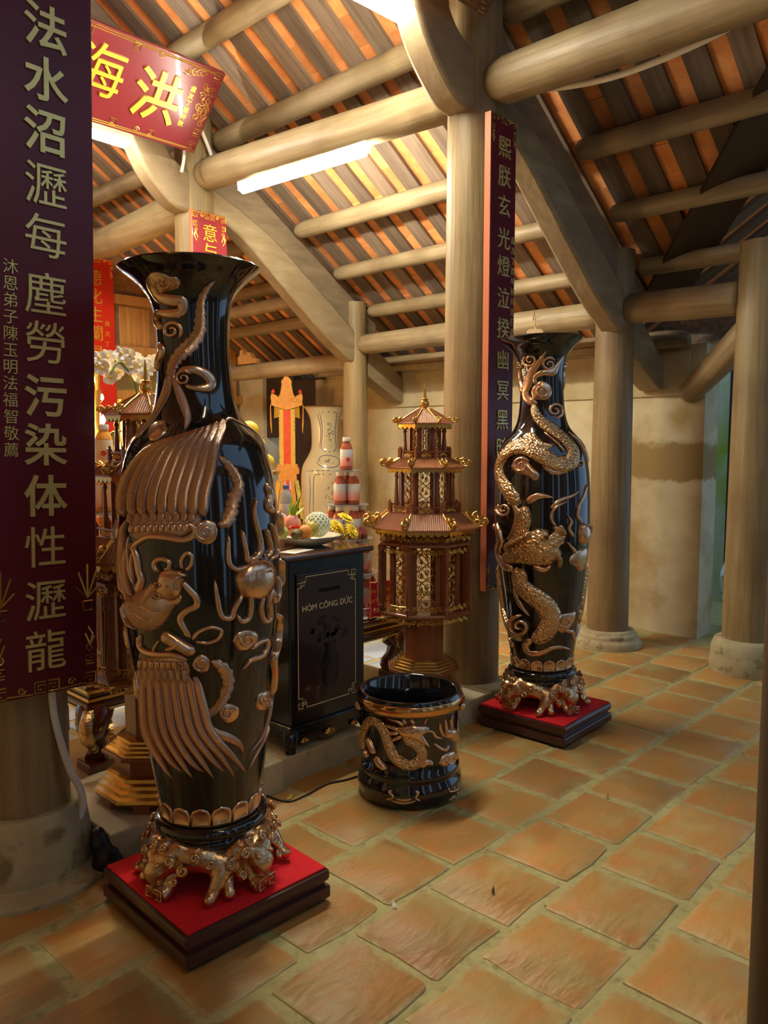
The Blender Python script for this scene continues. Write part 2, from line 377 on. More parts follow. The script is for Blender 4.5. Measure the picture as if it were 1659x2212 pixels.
# near post at the right edge; its backlit shade is put into the colour
t = thing('door_post', 'wooden post coloured dark as backlit at the right edge close to the viewer', 'post', (1.545, .40, 0))
MB().lathe([(.085, 0), (.083, 1.), (.08, 2.), (.075, 3.2)], 24).obj('shaft', mat('backlit_post_shade', (.045, .028, .012), .6, col2=(.08, .05, .02), nscale=4, stretch=G), t)
MB().lathe([(.11, -.02), (.115, .04), (.1, .08), (.088, .09)], 24).obj('stone_base', M_stone, t)
def log(name, label, p0, p1, r0, r1=None, cat='beam', group=None, bow=0., m=None, n=20, flat=1., nose=True):
    p0, p1 = Vector(p0), Vector(p1); L = (p1-p0).length; r1 = r1 or r0
    pr = []
    R = random.Random(label)
    prof = [(0, .55), (.012, .86), (.04, 1), (.5, 1.03), (.96, 1), (.988, .86), (1, .55)] if nose else [(0, 1), (.25, 1.02), (.5, 1.03), (.75, 1.01), (1, 1)]
    for q, s in prof: pr.append(((r0+(r1-r0)*q)*s, q*L))
    mb = MB().lathe(pr, n)
    mb.v = [(x*(1+.03*sin(3*z+1)), y*flat+bow*sin(PI*z/L), z) for x, y, z in mb.v]
    o = mb.obj(name, m or M_beam, None, 45)
    o.location = p0; o.rotation_euler = (p1-p0).to_track_quat('Z', 'Y').to_euler()
    return tag(o, label, cat, group)
BX = 3.49
log('tie_beam', 'thick round tie beam carrying the white tube lamp', (BX, 5.22, 3.44), (BX, 2.78, 3.30), .115, .108)
log('tie_beam', 'thick tie beam with white conduit at the upper right', (BX, 2.56, 3.30), (BX, -.3, 3.27), .112, .125)
log('tie_beam', 'bowed golden lit beam at the left behind the near couplet board', (BX, 5.38, 3.28), (BX, 7.9, 3.30), .13, .12, bow=-.08)
# purlins
for i, (x, z, r) in enumerate(((3.10, 4.08, .075), (3.63, 3.72, .075), (4.42, 3.21, .068), (4.86, 2.925, .06), (5.28, 2.65, .06))):
    nm = ('topmost purlin under the roof boards', 'second purlin from the top under the roof boards', 'pale purlin just below the white tube lamp', 'middle pale purlin on the far roof slope', 'low purlin on the far roof slope above the tie beam')[i]
    log('purlin', nm+', left bay', (x, 5.22, z), (x, 2.74, z), r, cat='purlin', group='round purlins under the main roof slope')
    log('purlin', nm+', dark right bay', (x, 2.58, z+.005), (x, max(x-3.5, .2), z), r, cat='purlin', group='round purlins under the main roof slope')
    log('purlin', nm+', rear left bay', (x, 8.2, z), (x, 5.34, z), r, cat='purlin', group='round purlins under the main roof slope')
log('tie_beam', 'pale tie beam between the far column and the vase side column', (5.15, 5.2, 2.335), (5.15, 2.78, 2.345), .088, .095)
log('tie_beam', 'short stained tie beam joining the two right hand columns', (5.15, 2.6, 2.36), (5.15, 1.84, 2.34), .10, .105)
log('tie_beam', 'squared amber tie beam above the hanging votive streamer', (5.15, 5.36, 2.20), (5.15, 7.3, 2.185), .085, .08)
log('purlin', 'upper amber purlin behind the left vase neck', (4.75, 5.4, 2.74), (4.75, 7.6, 2.72), .06, cat='purlin')
log('eave_purlin', 'grey eave purlin lying along the top of the plaster wall', (5.72, 6.3, 2.22), (5.72, 2.4, 2.20), .07, cat='purlin')
MB().box((5.62, 4.35, 2.155), (.06, 4.0, .05)).obj('wall_plate', M_beam, bevel=.008)
tag(bpy.data.objects['wall_plate'], 'weathered grey timber plate on top of the back wall', 'timber')
# rafter beams that come down from the tall columns
def poly_beam(name, label, poly, y, th, m=M_beam, cat='beam', parent=None, bev=.02):
    """outline drawn in a plane y = const (x, z), with thickness along y"""
    cx = sum(p[0] for p in poly)/len(poly); cz = sum(p[1] for p in poly)/len(poly)
    mb = MB().prism([(p[0]-cx, p[1]-cz) for p in poly], -th/2, th/2, lambda u, v, t: (u, t, v))
    # local z along the beam for the grain
    o = mb.obj(name, m, parent, 30, bevel=bev, loc=(cx, y, cz))
    if label: tag(o, label, cat)
    return o
M_gus_shade = mat('gusset_wood_shaded', (.17, .12, .07), .6, col2=(.27, .20, .12), nscale=3, stretch=(1.2, 5, 5), bump=.3, bscale=6)  # darker copy of the beam wood; the boards' shade is in the colour
M_beamx = mat('beam_wood_x', (.24, .175, .092), .5, col2=(.34, .265, .155), nscale=3, stretch=(1.2, 5, 5), bump=.3, bscale=6, col3=(.22, .15, .08), n3=2.0, m3=(.45, .75))
for y, kk in ((2.66, 'down to the column behind the right vase'), (5.28, 'down to the far column above the left vase')):
    s = .0 if y < 3 else -.02
    lo = spline([(3.52, 3.20), (3.85, 3.05), (4.35, 2.66), (4.75, 2.36), (5.05, 2.19+s)], 5)
    up = spline([(5.20, 2.36+s), (5.02, 2.52+s), (4.6, 2.80), (4.1, 3.14), (3.52, 3.40)], 5)
    poly_beam('rafter_beam', 'heavy carved rafter beam sloping from the tall column '+kk, lo+up, y, .15, M_beamx)
    poly_beam('gusset_board', 'broad board above the rafter beam going '+kk, [(3.56, 3.38), (4.1, 3.12), (4.6, 2.79), (5.02, 2.5), (5.4, 2.3), (5.42, 2.56), (3.56, 3.76)], y+.01, .07, M_gus_shade)
    lo = spline([(3.46, 3.15), (3.25, 3.17), (3.05, 3.33), (2.93, 3.52), (2.84, 3.75)], 6)
    up = spline([(3.02, 3.95), (3.14, 3.66), (3.26, 3.5), (3.46, 3.42)], 6)
    poly_beam('cross_beam', 'curved cross beam rising from the column top '+('beside the overhead lamp' if y < 3 else 'below the red plaque'), lo+up, y, .16, M_beamx, bev=.04)
    poly_beam('cross_beam', 'straight cross beam high under the ridge '+('near the overhead lamp' if y < 3 else 'behind the red plaque'), [(.9, 3.62), (2.98, 3.62), (2.98, 3.86), (.9, 3.86)], y, .17, M_beamx, bev=.04)
    poly_beam('gable_board', 'tall dark board wall between the roof bays '+('above the overhead lamp' if y < 3 else 'behind the red plaque'), [(.6, 3.84), (3.5, 3.84), (3.5, ZB(3.5)-.02), (2.2, ZB(2.2)-.03), (.9, ZB(3.5)-.02)], y-.03, .04, M_plank, 'board', bev=0)
    e = 5.25 if y < 3 else 5.26
    lo = spline([(e, 2.06), (e+.25, 1.93), (e+.44, 1.84), (e+.52, 1.86)], 5)
    up = spline([(e+.57, 1.95), (e+.52, 2.03), (e+.25, 2.22), (e, 2.38)], 5)
    poly_beam('eave_bracket', 'round nosed eave bracket reaching to the plaster wall from '+('the column behind the right vase' if y < 3 else 'the far column'), lo+up, y+.02, .17, M_beamx, bev=.035)
# diagonal bracket from the right column to the wall end, and the valley board of the roof
fb = log('eave_bracket', 'round nosed bracket slanting from the weathered right column to the wall end', (5.2, 1.78, 2.16), (5.78, 2.42, 1.80), .10, .085, m=M_beam)
d = Vector((5.75, 2.70, ZB(5.75)-.035))-Vector((3.2, .2, ZB(3.2)-.035))
vb = MB().box((0, 0, d.length/2), (.30, .03, d.length)).obj('valley_board', M_dkd, None, 0)
vb.location = (3.2, .2, ZB(3.2)-.035); vb.rotation_euler = d.to_track_quat('Z', 'Y').to_euler()
tag(vb, 'dark diagonal valley board where two roof slopes meet at the right', 'board')
# ================================================================ tube lamps
M_tube = mat('tube_glow', (1, 1, 1), .4, emit=(1.0, .95, .78), estr=TUBE)
M_white = mat('white_plastic', (.75, .74, .66), .4)
M_tube2 = mat('old_tube_glow', (1, 1, 1), .4, emit=(1.0, .88, .58), estr=TUBE*.13)
def tube_lamp(label, p0, p1, glow=M_tube):
    p0, p1 = Vector(p0), Vector(p1); d = (p1-p0).normalized(); L = (p1-p0).length
    t = thing('tube_lamp', label, 'lamp', (p0+p1)/2, 0, 'tube lamps on the beams')
    q = d.to_track_quat('X', 'Z'); t.rotation_mode = 'QUATERNION'; t.rotation_quaternion = q
    MB().box((0, 0, .028), (L, .06, .03)).obj('batten', M_white, t, 0, bevel=.004)
    for s in (-1, 1): MB().box((s*(L/2-.012), 0, .008), (.024, .052, .05)).obj('end_cap', M_white, t, 0, bevel=.004)
    m = MB(); m.tube([(-L/2+.03, 0, -.014), (L/2-.03, 0, -.014)], .024, 12); m.obj('tube', glow, t, 60)
    return t
tube_lamp('long white tube lamp on the thick tie beam at centre', (3.40, 4.62, 3.20), (3.40, 3.37, 3.16))
q0 = at_y(884, 44, 2.80)
tube_lamp('white tube lamp high up at the top edge', q0, q0+Vector((-1.2, 0, -.03)))
tube_lamp('white tube lamp on the front bay beam above the viewer', (1.14, 1.0, 3.16), (1.14, -.1, 3.16), M_tube2)
log('tie_beam', 'tie beam of the front bay above the viewer', (1.035, 2.5, 3.3), (1.035, -1.4, 3.28), .11)
tube_lamp('white tube lamp under the red plaque', (2.84, 5.12, 3.48), (1.65, 5.12, 3.50))
# ================================================================ relief work on turned bodies
M_lac = mat('black_lacquer', (.006, .006, .007), .09, coat=.6, spec=.6)
M_brz = mat('bronze_leaf', (.66, .42, .26), .22, .92, col2=(.76, .51, .33), nscale=9, bump=.12, bscale=60)
M_fea = mat('bronze_feather', (.64, .41, .27), .24, .92); add_uv_bump(M_fea, 'wave', (8, 2.4, 1), .45, .004)
M_sca = mat('bronze_scale', (.72, .48, .24), .22, .92); add_uv_bump(M_sca, 'voronoi', (4, 5, 1), 1., .006)
M_gold = mat('gold_leaf', (.80, .52, .14), .28, .95, col2=(.62, .38, .10), nscale=14, bump=.15, bscale=60)
M_cgold = mat('carved_gold', (.76, .50, .22), .22, .95, col2=(.50, .31, .14), nscale=25, bump=1., bscale=48)
M_redw = mat('dark_red_wood', (.075, .016, .010), .22, col2=(.11, .026, .014), nscale=3, stretch=G, coat=.5)
class Turned:
    """a lathe profile placed in the room; pixels of the photo are met with its real surface"""
    def __init__(s, prof, M):
        s.p = prof; s.M = M; s.I = M.inverted(); s.zs = [z for r, z in prof]
    def r(s, z):
        p = s.p
        if z <= p[0][1]: return p[0][0]
        for i in range(len(p)-1):
            if p[i][1] <= z <= p[i+1][1] and p[i+1][1] > p[i][1]:
                q = (z-p[i][1])/(p[i+1][1]-p[i][1]); return p[i][0]+(p[i+1][0]-p[i][0])*q
        return p[-1][0]
    def hit(s, px, py):
        o = s.I @ CO; d = s.I.to_3x3() @ ray(px, py)
        tc = -(o.x*d.x+o.y*d.y)/(d.x*d.x+d.y*d.y)
        best = None; t = tc-.27/d.length; dt = .004
        while t < tc+.02:
            q = o+d*t; g = math.hypot(q.x, q.y)-s.r(q.z)
            if best is None or g < best[0]: best = (g, t)
            if g < 0:
                a, b = t-dt, t
                for _ in range(8):
                    m = (a+b)/2; q = o+d*m
                    if math.hypot(q.x, q.y) < s.r(q.z): b = m
                    else: a = m
                best = (0, b); break
            t += dt
        q = o+d*best[1]
        return math.atan2(q.y, q.x), q.z
    def pt(s, th, z, h=0.):
        r = s.r(z)+h; return (r*cos(th), r*sin(th), z)
def unwrap(p):
    out = [p[0]]
    for a, z in p[1:]:
        while a-out[-1][0] > PI: a -= 2*PI
        while a-out[-1][0] < -PI: a += 2*PI
        out.append((a, z))
    return out
class Rel:
    def __init__(s, T, crop, mpp): s.T = T; s.c = crop; s.mpp = mpp; s.new()
    def new(s): s.v = []; s.f = []; s.u = []; return s
    def px(s, p): return s.c[0]+p[0]*s.c[2], s.c[1]+p[1]*s.c[2]
    def ribbon(s, pts, w, h, k=5, notch=0., ridge=0.):
        """rounded band along pts (crop pixels); w, h: widths (crop px) and heights (m), single or per point"""
        T = s.T; n0 = len(pts)
        ws = w if isinstance(w, (list, tuple)) else [w]*n0
        hs = h if isinstance(h, (list, tuple)) else [h]*n0
        if len(ws) != n0: ws = [ws[0]+(ws[-1]-ws[0])*i/(n0-1) if len(ws) == 2 else ws[min(i*len(ws)//n0, len(ws)-1)] for i in range(n0)]
        q = unwrap([T.hit(*s.px(p)) for p in pts])
        q = [(a, z, ws[i], hs[i]) for i, (a, z) in enumerate(q)]
        sp = spline(q, k); n = len(sp); base = len(s.v)
        prof = ((-1, -.25), (-.93, .45), (-.62, .85), (0, 1), (.62, .85), (.93, .45), (1, -.25)); m = len(prof); L = 0
        for i, (a, z, ww, hh) in enumerate(sp):
            p, nx = sp[max(i-1, 0)], sp[min(i+1, n-1)]; r = T.r(z)
            dx, dz = (nx[0]-p[0])*r, nx[1]-p[1]; l = math.hypot(dx, dz) or 1e-6
            tx, tz = dx/l, dz/l
            if i: L += math.hypot((a-sp[i-1][0])*r, z-sp[i-1][1])
            hw = ww*s.c[2]*s.mpp/2
            if notch: hw *= 1+notch*(abs(((i*.37) % 1)-.5)*2-.5)
            e = min(1., (i+.4)/2, (n-1-i+.4)/2)
            for o, hv in prof:
                hh2 = hh*hv*(e if hv > 0 else 1)
                if ridge and o == 0: hh2 *= 1+ridge
                s.v.append(T.pt(a-tz*o*hw*max(e, .5)/r, z+tx*o*hw*max(e, .5), hh2)); s.u.append((L*20, o))
        for i in range(n-1):
            for j in range(m-1): s.f.append((base+i*m+j, base+i*m+j+1, base+(i+1)*m+j+1, base+(i+1)*m+j))
        s.f += [tuple(base+j for j in range(m)), tuple(base+(n-1)*m+j for j in range(m))]
        return s
    def blob(s, pts, h, k=4):
        T = s.T; q = unwrap([T.hit(*s.px(p)) for p in pts]); q = spline(q+[q[0]], k)[:-1]; n = len(q)
        ca = sum(a for a, z in q)/n; cz = sum(z for a, z in q)/n; base = len(s.v)
        for sc, hh in ((1, -.2), (.95, .35), (.8, .72), (.5, .94), (.2, 1)):
            for a, z in q: s.v.append(T.pt(ca+(a-ca)*sc, cz+(z-cz)*sc, h*hh)); s.u.append(((ca+(a-ca)*sc)*4, (cz+(z-cz)*sc)*20))
        for r in range(4):
            for i in range(n): s.f.append((base+r*n+i, base+r*n+(i+1) % n, base+(r+1)*n+(i+1) % n, base+(r+1)*n+i))
        s.f.append(tuple(base+4*n+i for i in range(n))); return s
    def spiral(s, c, r, h=.012, turns=1.6, w=.42, a0=0., sgn=1):
        pts = []; N = int(turns*9)
        for i in range(N+1):
            q = i/N; a = a0+sgn*q*turns*2*PI; rr = r*(.12+.88*q); pts.append((c[0]+rr*cos(a), c[1]+rr*sin(a)))
        return s.ribbon(pts, [r*w*.6, r*w], h, 2)
    def scallops(s, x0, y0, x1, y1, n, w, l, h=.008):
        for i in range(n):
            q = i/(n-1); x = x0+(x1-x0)*q; y = y0+(y1-y0)*q; s.ribbon([(x, y-l), (x, y-l/2), (x, y)], [w, w, w*.7], h, 3)
        return s
    def obj(s, name, m, parent):
        me = bpy.data.meshes.new(name); me.from_pydata(s.v, [], s.f); uv = me.uv_layers.new(name='UVMap')
        for l in me.loops: uv.data[l.index].uv = s.u[l.vertex_index]
        bm = bmesh.new(); bm.from_mesh(me); bmesh.ops.recalc_face_normals(bm, faces=bm.faces); bm.to_mesh(me); bm.free()
        for p in me.polygons: p.use_smooth = True
        s.new(); return link(name, me, m, parent)
def metamesh(els, res=.012, th=.6):
    mb = bpy.data.metaballs.new('blend'); mb.resolution = res; mb.render_resolution = res; mb.threshold = th
    o = bpy.data.objects.new('blend', mb); COL.objects.link(o)
    for e in els:
        b = mb.elements.new(); b.co = e[:3]; b.radius = e[3]
        if len(e) > 4: b.type = 'ELLIPSOID'; b.size_x, b.size_y, b.size_z = e[4:7]
        b.stiffness = 2.
    bpy.context.view_layer.update()
    me = bpy.data.meshes.new_from_object(o.evaluated_get(bpy.context.evaluated_depsgraph_get()))
    bpy.data.objects.remove(o); bpy.data.metaballs.remove(mb)
    for p in me.polygons: p.use_smooth = True
    return me
VP = [(.1535, .315), (.157, .36), (.168, .43), (.18, .51), (.2, .665), (.215, .78), (.2335, .94), (.238, 1.10), (.235, 1.24), (.225, 1.345), (.208, 1.415), (.19, 1.455), (.163, 1.488), (.138, 1.518), (.1185, 1.57), (.108, 1.655), (.106, 1.765), (.117, 1.855), (.150, 1.908), (.188, 1.94), (.207, 1.957)]
VPS = [(r, z) for z, r in [(z, r) for z, r in [(p[1], p[0]) for p in spline(VP, 4)]]]
M_beast = mat('beast_bronze', (.68, .46, .25), .22, .92, col2=(.50, .31, .16), nscale=20, bump=.5, bscale=38)
def lion_base(parent, az0):
    """crouching gilt beasts round the foot of the vase: head at the corner, scaly body along the ring, bent leg, scrolled foot"""
    if 'beast' not in BEAST:
        B = [(.178, 0, .105, .072), (.205, -.004, .092, .06), (.222, -.006, .078, .046), (.212, -.006, .055, .038), (.2, .026, .122, .034), (.2, -.034, .122, .034), (.228, .012, .088, .024), (.228, -.024, .088, .024),
             (.16, -.04, .125, .05), (.165, .035, .135, .05), (.14, 0, .15, .045), (.15, -.065, .105, .045)]
        for k_ in range(9):
            ph = math.radians(12+7.2*k_); B.append((.152*cos(ph), .152*sin(ph), .10+.012*sin(k_*.7), .066-.0018*k_))
        for ph, rr, z_, r_ in ((58, .168, .085, .056), (54, .188, .062, .044), (50, .2, .042, .036), (46, .212, .022, .032), (44, .228, .016, .028), (70, .16, .07, .05), (76, .17, .04, .036), (-28, .165, .07, .045), (-30, .19, .04, .034), (-30, .21, .018, .03)):
            ph = math.radians(ph); B.append((rr*cos(ph), rr*sin(ph), z_, r_))
        me = metamesh(B, .0085, .55); me.materials.append(M_beast)
        eye = MB().lathe([(.0005, -.008), (.0075, -.004), (.0085, 0), (.0075, .004), (.0005, .008)], 10).mesh('eye', 60)
        m = MB(); m.tube([(0, a_, b_) for a_, b_ in curl(0, 0, .016, 0, 1.5, 1, 12)], [.0058]*8+[.005, .0045, .004, .0035, .003], 7); cu = m.mesh('mane_curl', 60)
        f = MB(); f.tube(spline([(.16, 0, .075), (.182, 0, .055), (.192, 0, .03), (.212, 0, .016), (.226, 0, .013)], 4), [.03]*5+[.028]*5+[.03]*4+[.03]*3, 12, flat=.85)
        f.v = [(x, y*1.45, max(z, .002)) for x, y, z in f.v]; ft = f.mesh('scroll_foot', 60)
        kk = MB()
        for sy in (-1, 1):
            kk.tube([(.236-abs(z-.02)*.25, sy*.019+y*sy, z) for y, z in [(-.014, .036), (.014, .036), (.014, .006), (-.012, .006), (-.012, .026), (.004, .026), (.004, .016)]], .0026, 5)
        BEAST.update(beast=me, eye=eye, cu=cu, ft=ft, kk=kk.mesh('key_pattern', 60))
    R = random.Random(4)
    for k in range(4):
        a = k*PI/2+az0
        o = link('beast', BEAST['beast'], None, parent); o.rotation_euler = (0, 0, a)
        g = link('scroll_foot', BEAST['ft'], M_beast, parent); g.rotation_euler = (0, 0, a)
        q = link('key_pattern', BEAST['kk'], M_beast, g); q['kind'] = 'stuff'
        for sy in (-1, 1): link('eye', BEAST['eye'], M_beast, o, loc=(.232, -.006+sy*.026, .112))
        for ph, rr, z_, s_ in ((14, .222, .125, 1.), (-16, .218, .128, 1.), (24, .212, .098, 1.1), (-27, .205, .1, 1.1), (4, .205, .15, .9), (-9, .2, .152, .9), (33, .2, .13, .9), (18, .226, .07, .8), (-20, .222, .07, .8), (46, .21, .115, .8), (62, .21, .11, .8)):
            c_ = link('mane_curl', BEAST['cu'], M_beast, o, loc=(rr*cos(math.radians(ph)), rr*sin(math.radians(ph)), z_)); c_.rotation_euler = (R.uniform(0, 6), -.35, math.radians(ph)); c_.scale = (s_,)*3
    MB().lathe([(.10, .03), (.12, .04), (.135, .06), (.14, .09), (.13, .1)], 40).obj('stand_core', M_lac, parent, 60)
BEAST = {}
def floor_vase(label, base, rz, lean, nme):
    t = thing('lacquer_vase', label, 'vase', base, 0, None)
    az = math.atan2(base[1], base[0])
    left = Vector((-sin(az), cos(az), 0)); ax = Vector((0, 0, 1)).cross(left)
    t.rotation_mode = 'QUATERNION'; t.rotation_quaternion = Matrix.Rotation(lean, 3, ax).to_quaternion()
    bpy.context.view_layer.update()
    prof = [(r, z-base[2]) for r, z in VPS]
    wall = prof + [(.2, prof[-1][1]+.006), (.19, prof[-1][1]+.002), (.15, prof[-1][1]-.04), (.11, prof[-1][1]-.1), (.095, prof[-1][1]-.2), (.09, prof[-1][1]-.5)]
    MB().lathe(wall, 72, cap=False).obj('body', M_lac, t, 60)
    ring = [(.14, .20), (.148, .213), (.15, .225), (.145, .235), (.150, .242), (.160, .25), (.162, .262), (.156, .27), (.168, .276), (.174, .29), (.168, .305), (.1535, .312)]
    MB().lathe([(r, z-base[2]+.0) for r, z in spline(ring, 3)], 64).obj('foot_ring', M_lac, t, 60)
    T = Turned(prof, t.matrix_world.copy())
    # lotus petals round the foot
    n = 16
    for k in range(n):
        R = Rel(T, (0, 0, 1), 1); a = 2*PI*k/n; da = PI/n*.99; z0 = .318-base[2]
        pts = [(-1, 0), (-.98, .038), (-.72, .051), (0, .060), (.72, .051), (.98, .038), (1, 0)]
        q = [(a+u*da, z0+v) for u, v in pts]
        b = 0
        for sc, hh in ((1, -.002), (.97, .004), (.8, .0045), (.74, .0025)):
            for aa, z in q: R.v.append(T.pt(a+(aa-a)*sc, z0+.028+(z-z0-.028)*sc, hh)); R.u.append((0, 0))
        for r in range(3):
            for i in range(7): R.f.append((r*7+i, r*7+(i+1) % 7, (r+1)*7+(i+1) % 7, (r+1)*7+i))
        R.f.append(tuple(21+i for i in range(7)))
        R.obj('lotus_petal', M_brz, t)
    lion_base(t, az+PI+math.radians(42))
    return t, T
def backside(t, n0):
    """the far side of the vase repeats the relief, turned half round"""
    for o in [c for c in t.children if c.get('rel')]:
        c = o.copy(); COL.objects.link(c); c.parent = t; c.rotation_euler = (0, 0, PI)
ZP = .1155
v1, T1 = floor_vase('tall black lacquer vase with bronze phoenix relief on near red plinth', (1.357, 2.04, ZP), 0, .018, 'phoenix')
v2, T2 = floor_vase('tall black lacquer vase with gold dragon relief on far red plinth', (3.43, 2.145, ZP), 0, .018, 'dragon')
def part(R, name, m, t): o = R.obj(name, m, t); o['rel'] = 1; return o
# ---------------- phoenix vase
d1 = 2.45/FPX
a = Rel(T1, (200, 530, .2773), d1); b = Rel(T1, (220, 980, .2532), d1); c = Rel(T1, (180, 1450, .3376), d1); f = Rel(T1, (0, 0, 1), d1)
a.blob([(450, 330), (460, 260), (530, 215), (600, 235), (660, 250), (685, 300), (640, 350), (570, 360), (520, 390)], .008)
a.ribbon([(600, 330), (560, 260), (490, 270), (470, 340), (520, 410), (620, 430), (700, 440), (690, 520), (600, 535), (510, 535), (500, 600), (545, 640)], [70, 70, 80, 85, 80, 80, 80, 70, 65, 60, 55, 60], .011)
a.spiral((580, 300), 55, .016, a0=.5); a.spiral((625, 665), 78, .013, a0=3.4, sgn=1); part(a, 'cloud_scroll', M_brz, v1)
a.ribbon([(955, 275), (890, 340), (845, 440), (840, 560), (830, 680), (760, 780), (680, 850), (625, 930), (600, 1040)], [12, 45, 62, 85, 95, 110, 105, 90, 70], [.006, .009, .01, .012, .012, .012, .011, .01, .008], notch=.5, ridge=.3); part(a, 'plume', M_fea, v1)
a.spiral((712, 1035), 62, .014, a0=2.); a.ribbon([(670, 990), (740, 965), (850, 985), (920, 1050), (900, 1105), (800, 1112), (720, 1090)], [40, 55, 75, 85, 70, 45, 25], .011); part(a, 'shell_scroll', M_brz, v1)
a.ribbon([(525, 760), (545, 830), (515, 900), (510, 980)], [60, 70, 50, 30], .012); part(a, 'cloud_scroll', M_brz, v1)
a.ribbon([(600, 1000), (575, 1140), (510, 1280), (430, 1400), (350, 1500)], [60, 85, 70, 60, 30], .01, ridge=.4); a.ribbon([(620, 990), (690, 1180), (740, 1330), (720, 1430)], [40, 70, 55, 20], .008); part(a, 'plume', M_fea, v1)
a.blob([(430, 1480), (480, 1380), (550, 1360), (580, 1420), (560, 1480), (470, 1530)], .014); part(a, 'knot', M_brz, v1)
a.ribbon([(960, 1640), (985, 1500), (1050, 1350), (1160, 1390), (1290, 1470), (1390, 1620)], 16, .005); part(a, 'wing_rim', M_brz, v1)
for k in range(9):
    f.ribbon([(376+k*13.5, 948-k*5.2), (322+k*18, 972-k*3), (284+k*21, 1020), (268+k*21.5, 1070), (266+k*21.5, 1116)], [14, 22, 24, 24, 22], [.004, .015, .018, .018, .014], 5, ridge=.35); part(f, 'wing_feather', M_fea, v1)
b.blob([(225, 640), (250, 540), (400, 505), (600, 490), (790, 490), (850, 560), (790, 640), (700, 700), (560, 700), (420, 700), (300, 740)], .007); part(b, 'wing_plate', M_fea, v1)
for i in range(9): b.ribbon([(262+i*64, 480+abs(i-5)*5), (255+i*64, 540), (252+i*64, 600-i*2)], [58, 62, 44], .014, 4, ridge=.2); part(b, 'wing_covert', M_fea, v1)
for i in range(10): b.ribbon([(275+i*50, 600-i*2), (270+i*50, 640), (268+i*50, 680-i*2)], [46, 50, 34], .016, 4); part(b, 'wing_covert', M_brz, v1)
b.ribbon([(300, 1260), (390, 1230), (450, 1170), (500, 1100)], [130, 140, 120, 90], .028); part(b, 'neck', M_fea, v1)
for q in ([(235, 700), (240, 850), (250, 1000), (290, 1130)], [(175, 880), (185, 1050), (225, 1200)], [(280, 800), (265, 950), (285, 1090)], [(230, 1250), (250, 1380), (310, 1500)], [(300, 1300), (380, 1380), (470, 1420)], [(350, 1260), (450, 1320), (540, 1350)]): b.ribbon(q, [14, 26, 12], .030 if q[0][1] > 1200 else .012, 4); part(b, 'mane_strand', M_brz, v1)
b.ribbon([(260, 810), (330, 745), (420, 705), (560, 715), (700, 735), (785, 690), (790, 630), (730, 600), (700, 640), (735, 665)], [40, 45, 45, 45, 50, 50, 40, 35, 30, 25], .013); part(b, 'wing_bone', M_brz, v1)
b.blob([(790, 720), (800, 620), (870, 565), (960, 580), (990, 650), (970, 740), (880, 780)], .008); b.spiral((880, 668), 85, .015, a0=1.); part(b, 'flower_scroll', M_brz, v1)
b.ribbon([(990, 15), (1070, 90), (1140, 190), (1165, 290), (1120, 400), (1100, 500), (1050, 590), (985, 600)], [20, 75, 95, 105, 110, 115, 95, 30], [.006, .01, .01, .01, .01, .01, .009, .006], notch=.55, ridge=.4); part(b, 'plume', M_fea, v1)
b.ribbon([(260, 760), (300, 880), (320, 1000), (340, 1090), (290, 1180)], [40, 60, 60, 70, 90], .012); part(b, 'neck', M_brz, v1)
for q in ([(215, 560), (160, 760), (160, 980), (215, 1230)], [(250, 760), (205, 900), (215, 1080), (270, 1230)], [(190, 660), (185, 850), (200, 1100), (240, 1300)]):
    b.ribbon(q, [30, 55, 50, 25], .009, ridge=.4)
part(b, 'mane_strand', M_fea, v1)
b.blob([(240, 1190), (330, 1230), (420, 1200), (480, 1110), (560, 1180), (640, 1270), (600, 1360), (550, 1440), (470, 1505), (370, 1520), (265, 1440), (205, 1300)], .026); part(b, 'breast', M_fea, v1)
b.blob([(480, 1120), (500, 1020), (560, 970), (640, 990), (700, 1020), (690, 1100), (690, 1180), (640, 1235), (540, 1245), (475, 1200)], .03); b.ribbon([(560, 1005), (650, 1005), (745, 1040)], [45, 40, 12], .03)
b.ribbon([(600, 1060), (680, 1060), (720, 1060)], [25, 22, 10], .03); b.spiral((515, 1110), 34, .034); b.spiral((505, 1200), 42, .03); b.spiral((600, 1110), 26, .036)
b.ribbon([(500, 1010), (465, 950), (485, 905), (545, 895), (590, 925), (580, 975), (545, 972)], [40, 45, 45, 42, 38, 32, 20], .02)
b.ribbon([(560, 1260), (640, 1260), (690, 1200)], [50, 60, 20], .016); part(b, 'phoenix_head', M_brz, v1)
b.ribbon([(690, 985), (682, 910), (725, 845), (772, 875), (760, 950), (712, 995)], 34, .012); part(b, 'ribbon_loop', M_brz, v1)
b.ribbon([(680, 1080), (740, 1150), (805, 1225), (808, 1295), (725, 1340), (672, 1400), (700, 1480), (760, 1570)], [40, 52, 56, 56, 56, 56, 52, 40], .012); part(b, 'ribbon', M_brz, v1)
b.ribbon([(770, 1590), (830, 1515), (930, 1480), (1015, 1505), (990, 1575), (900, 1612), (800, 1600)], 32, .011); part(b, 'ribbon_loop', M_brz, v1)
b.ribbon([(520, 1530), (620, 1595), (700, 1645), (800, 1700)], [110, 105, 100, 95], .026); b.ribbon([(560, 1650), (640, 1640), (680, 1580)], 30, .034); b.ribbon([(440, 1690), (480, 1620), (500, 1590)], 24, .012); part(b, 'rolled_scroll', M_brz, v1)
b.ribbon([(335, 1540), (330, 1630), (385, 1690), (500, 1712), (620, 1712), (735, 1760)], [35, 45, 50, 50, 50, 40], .014); part(b, 'wing_bone', M_brz, v1)
b.spiral((672, 1800), 42, .014); b.blob([(780, 1830), (790, 1750), (850, 1710), (920, 1760), (910, 1850), (840, 1870)], .008); b.spiral((850, 1790), 66, .014); part(b, 'flower_scroll', M_brz, v1)
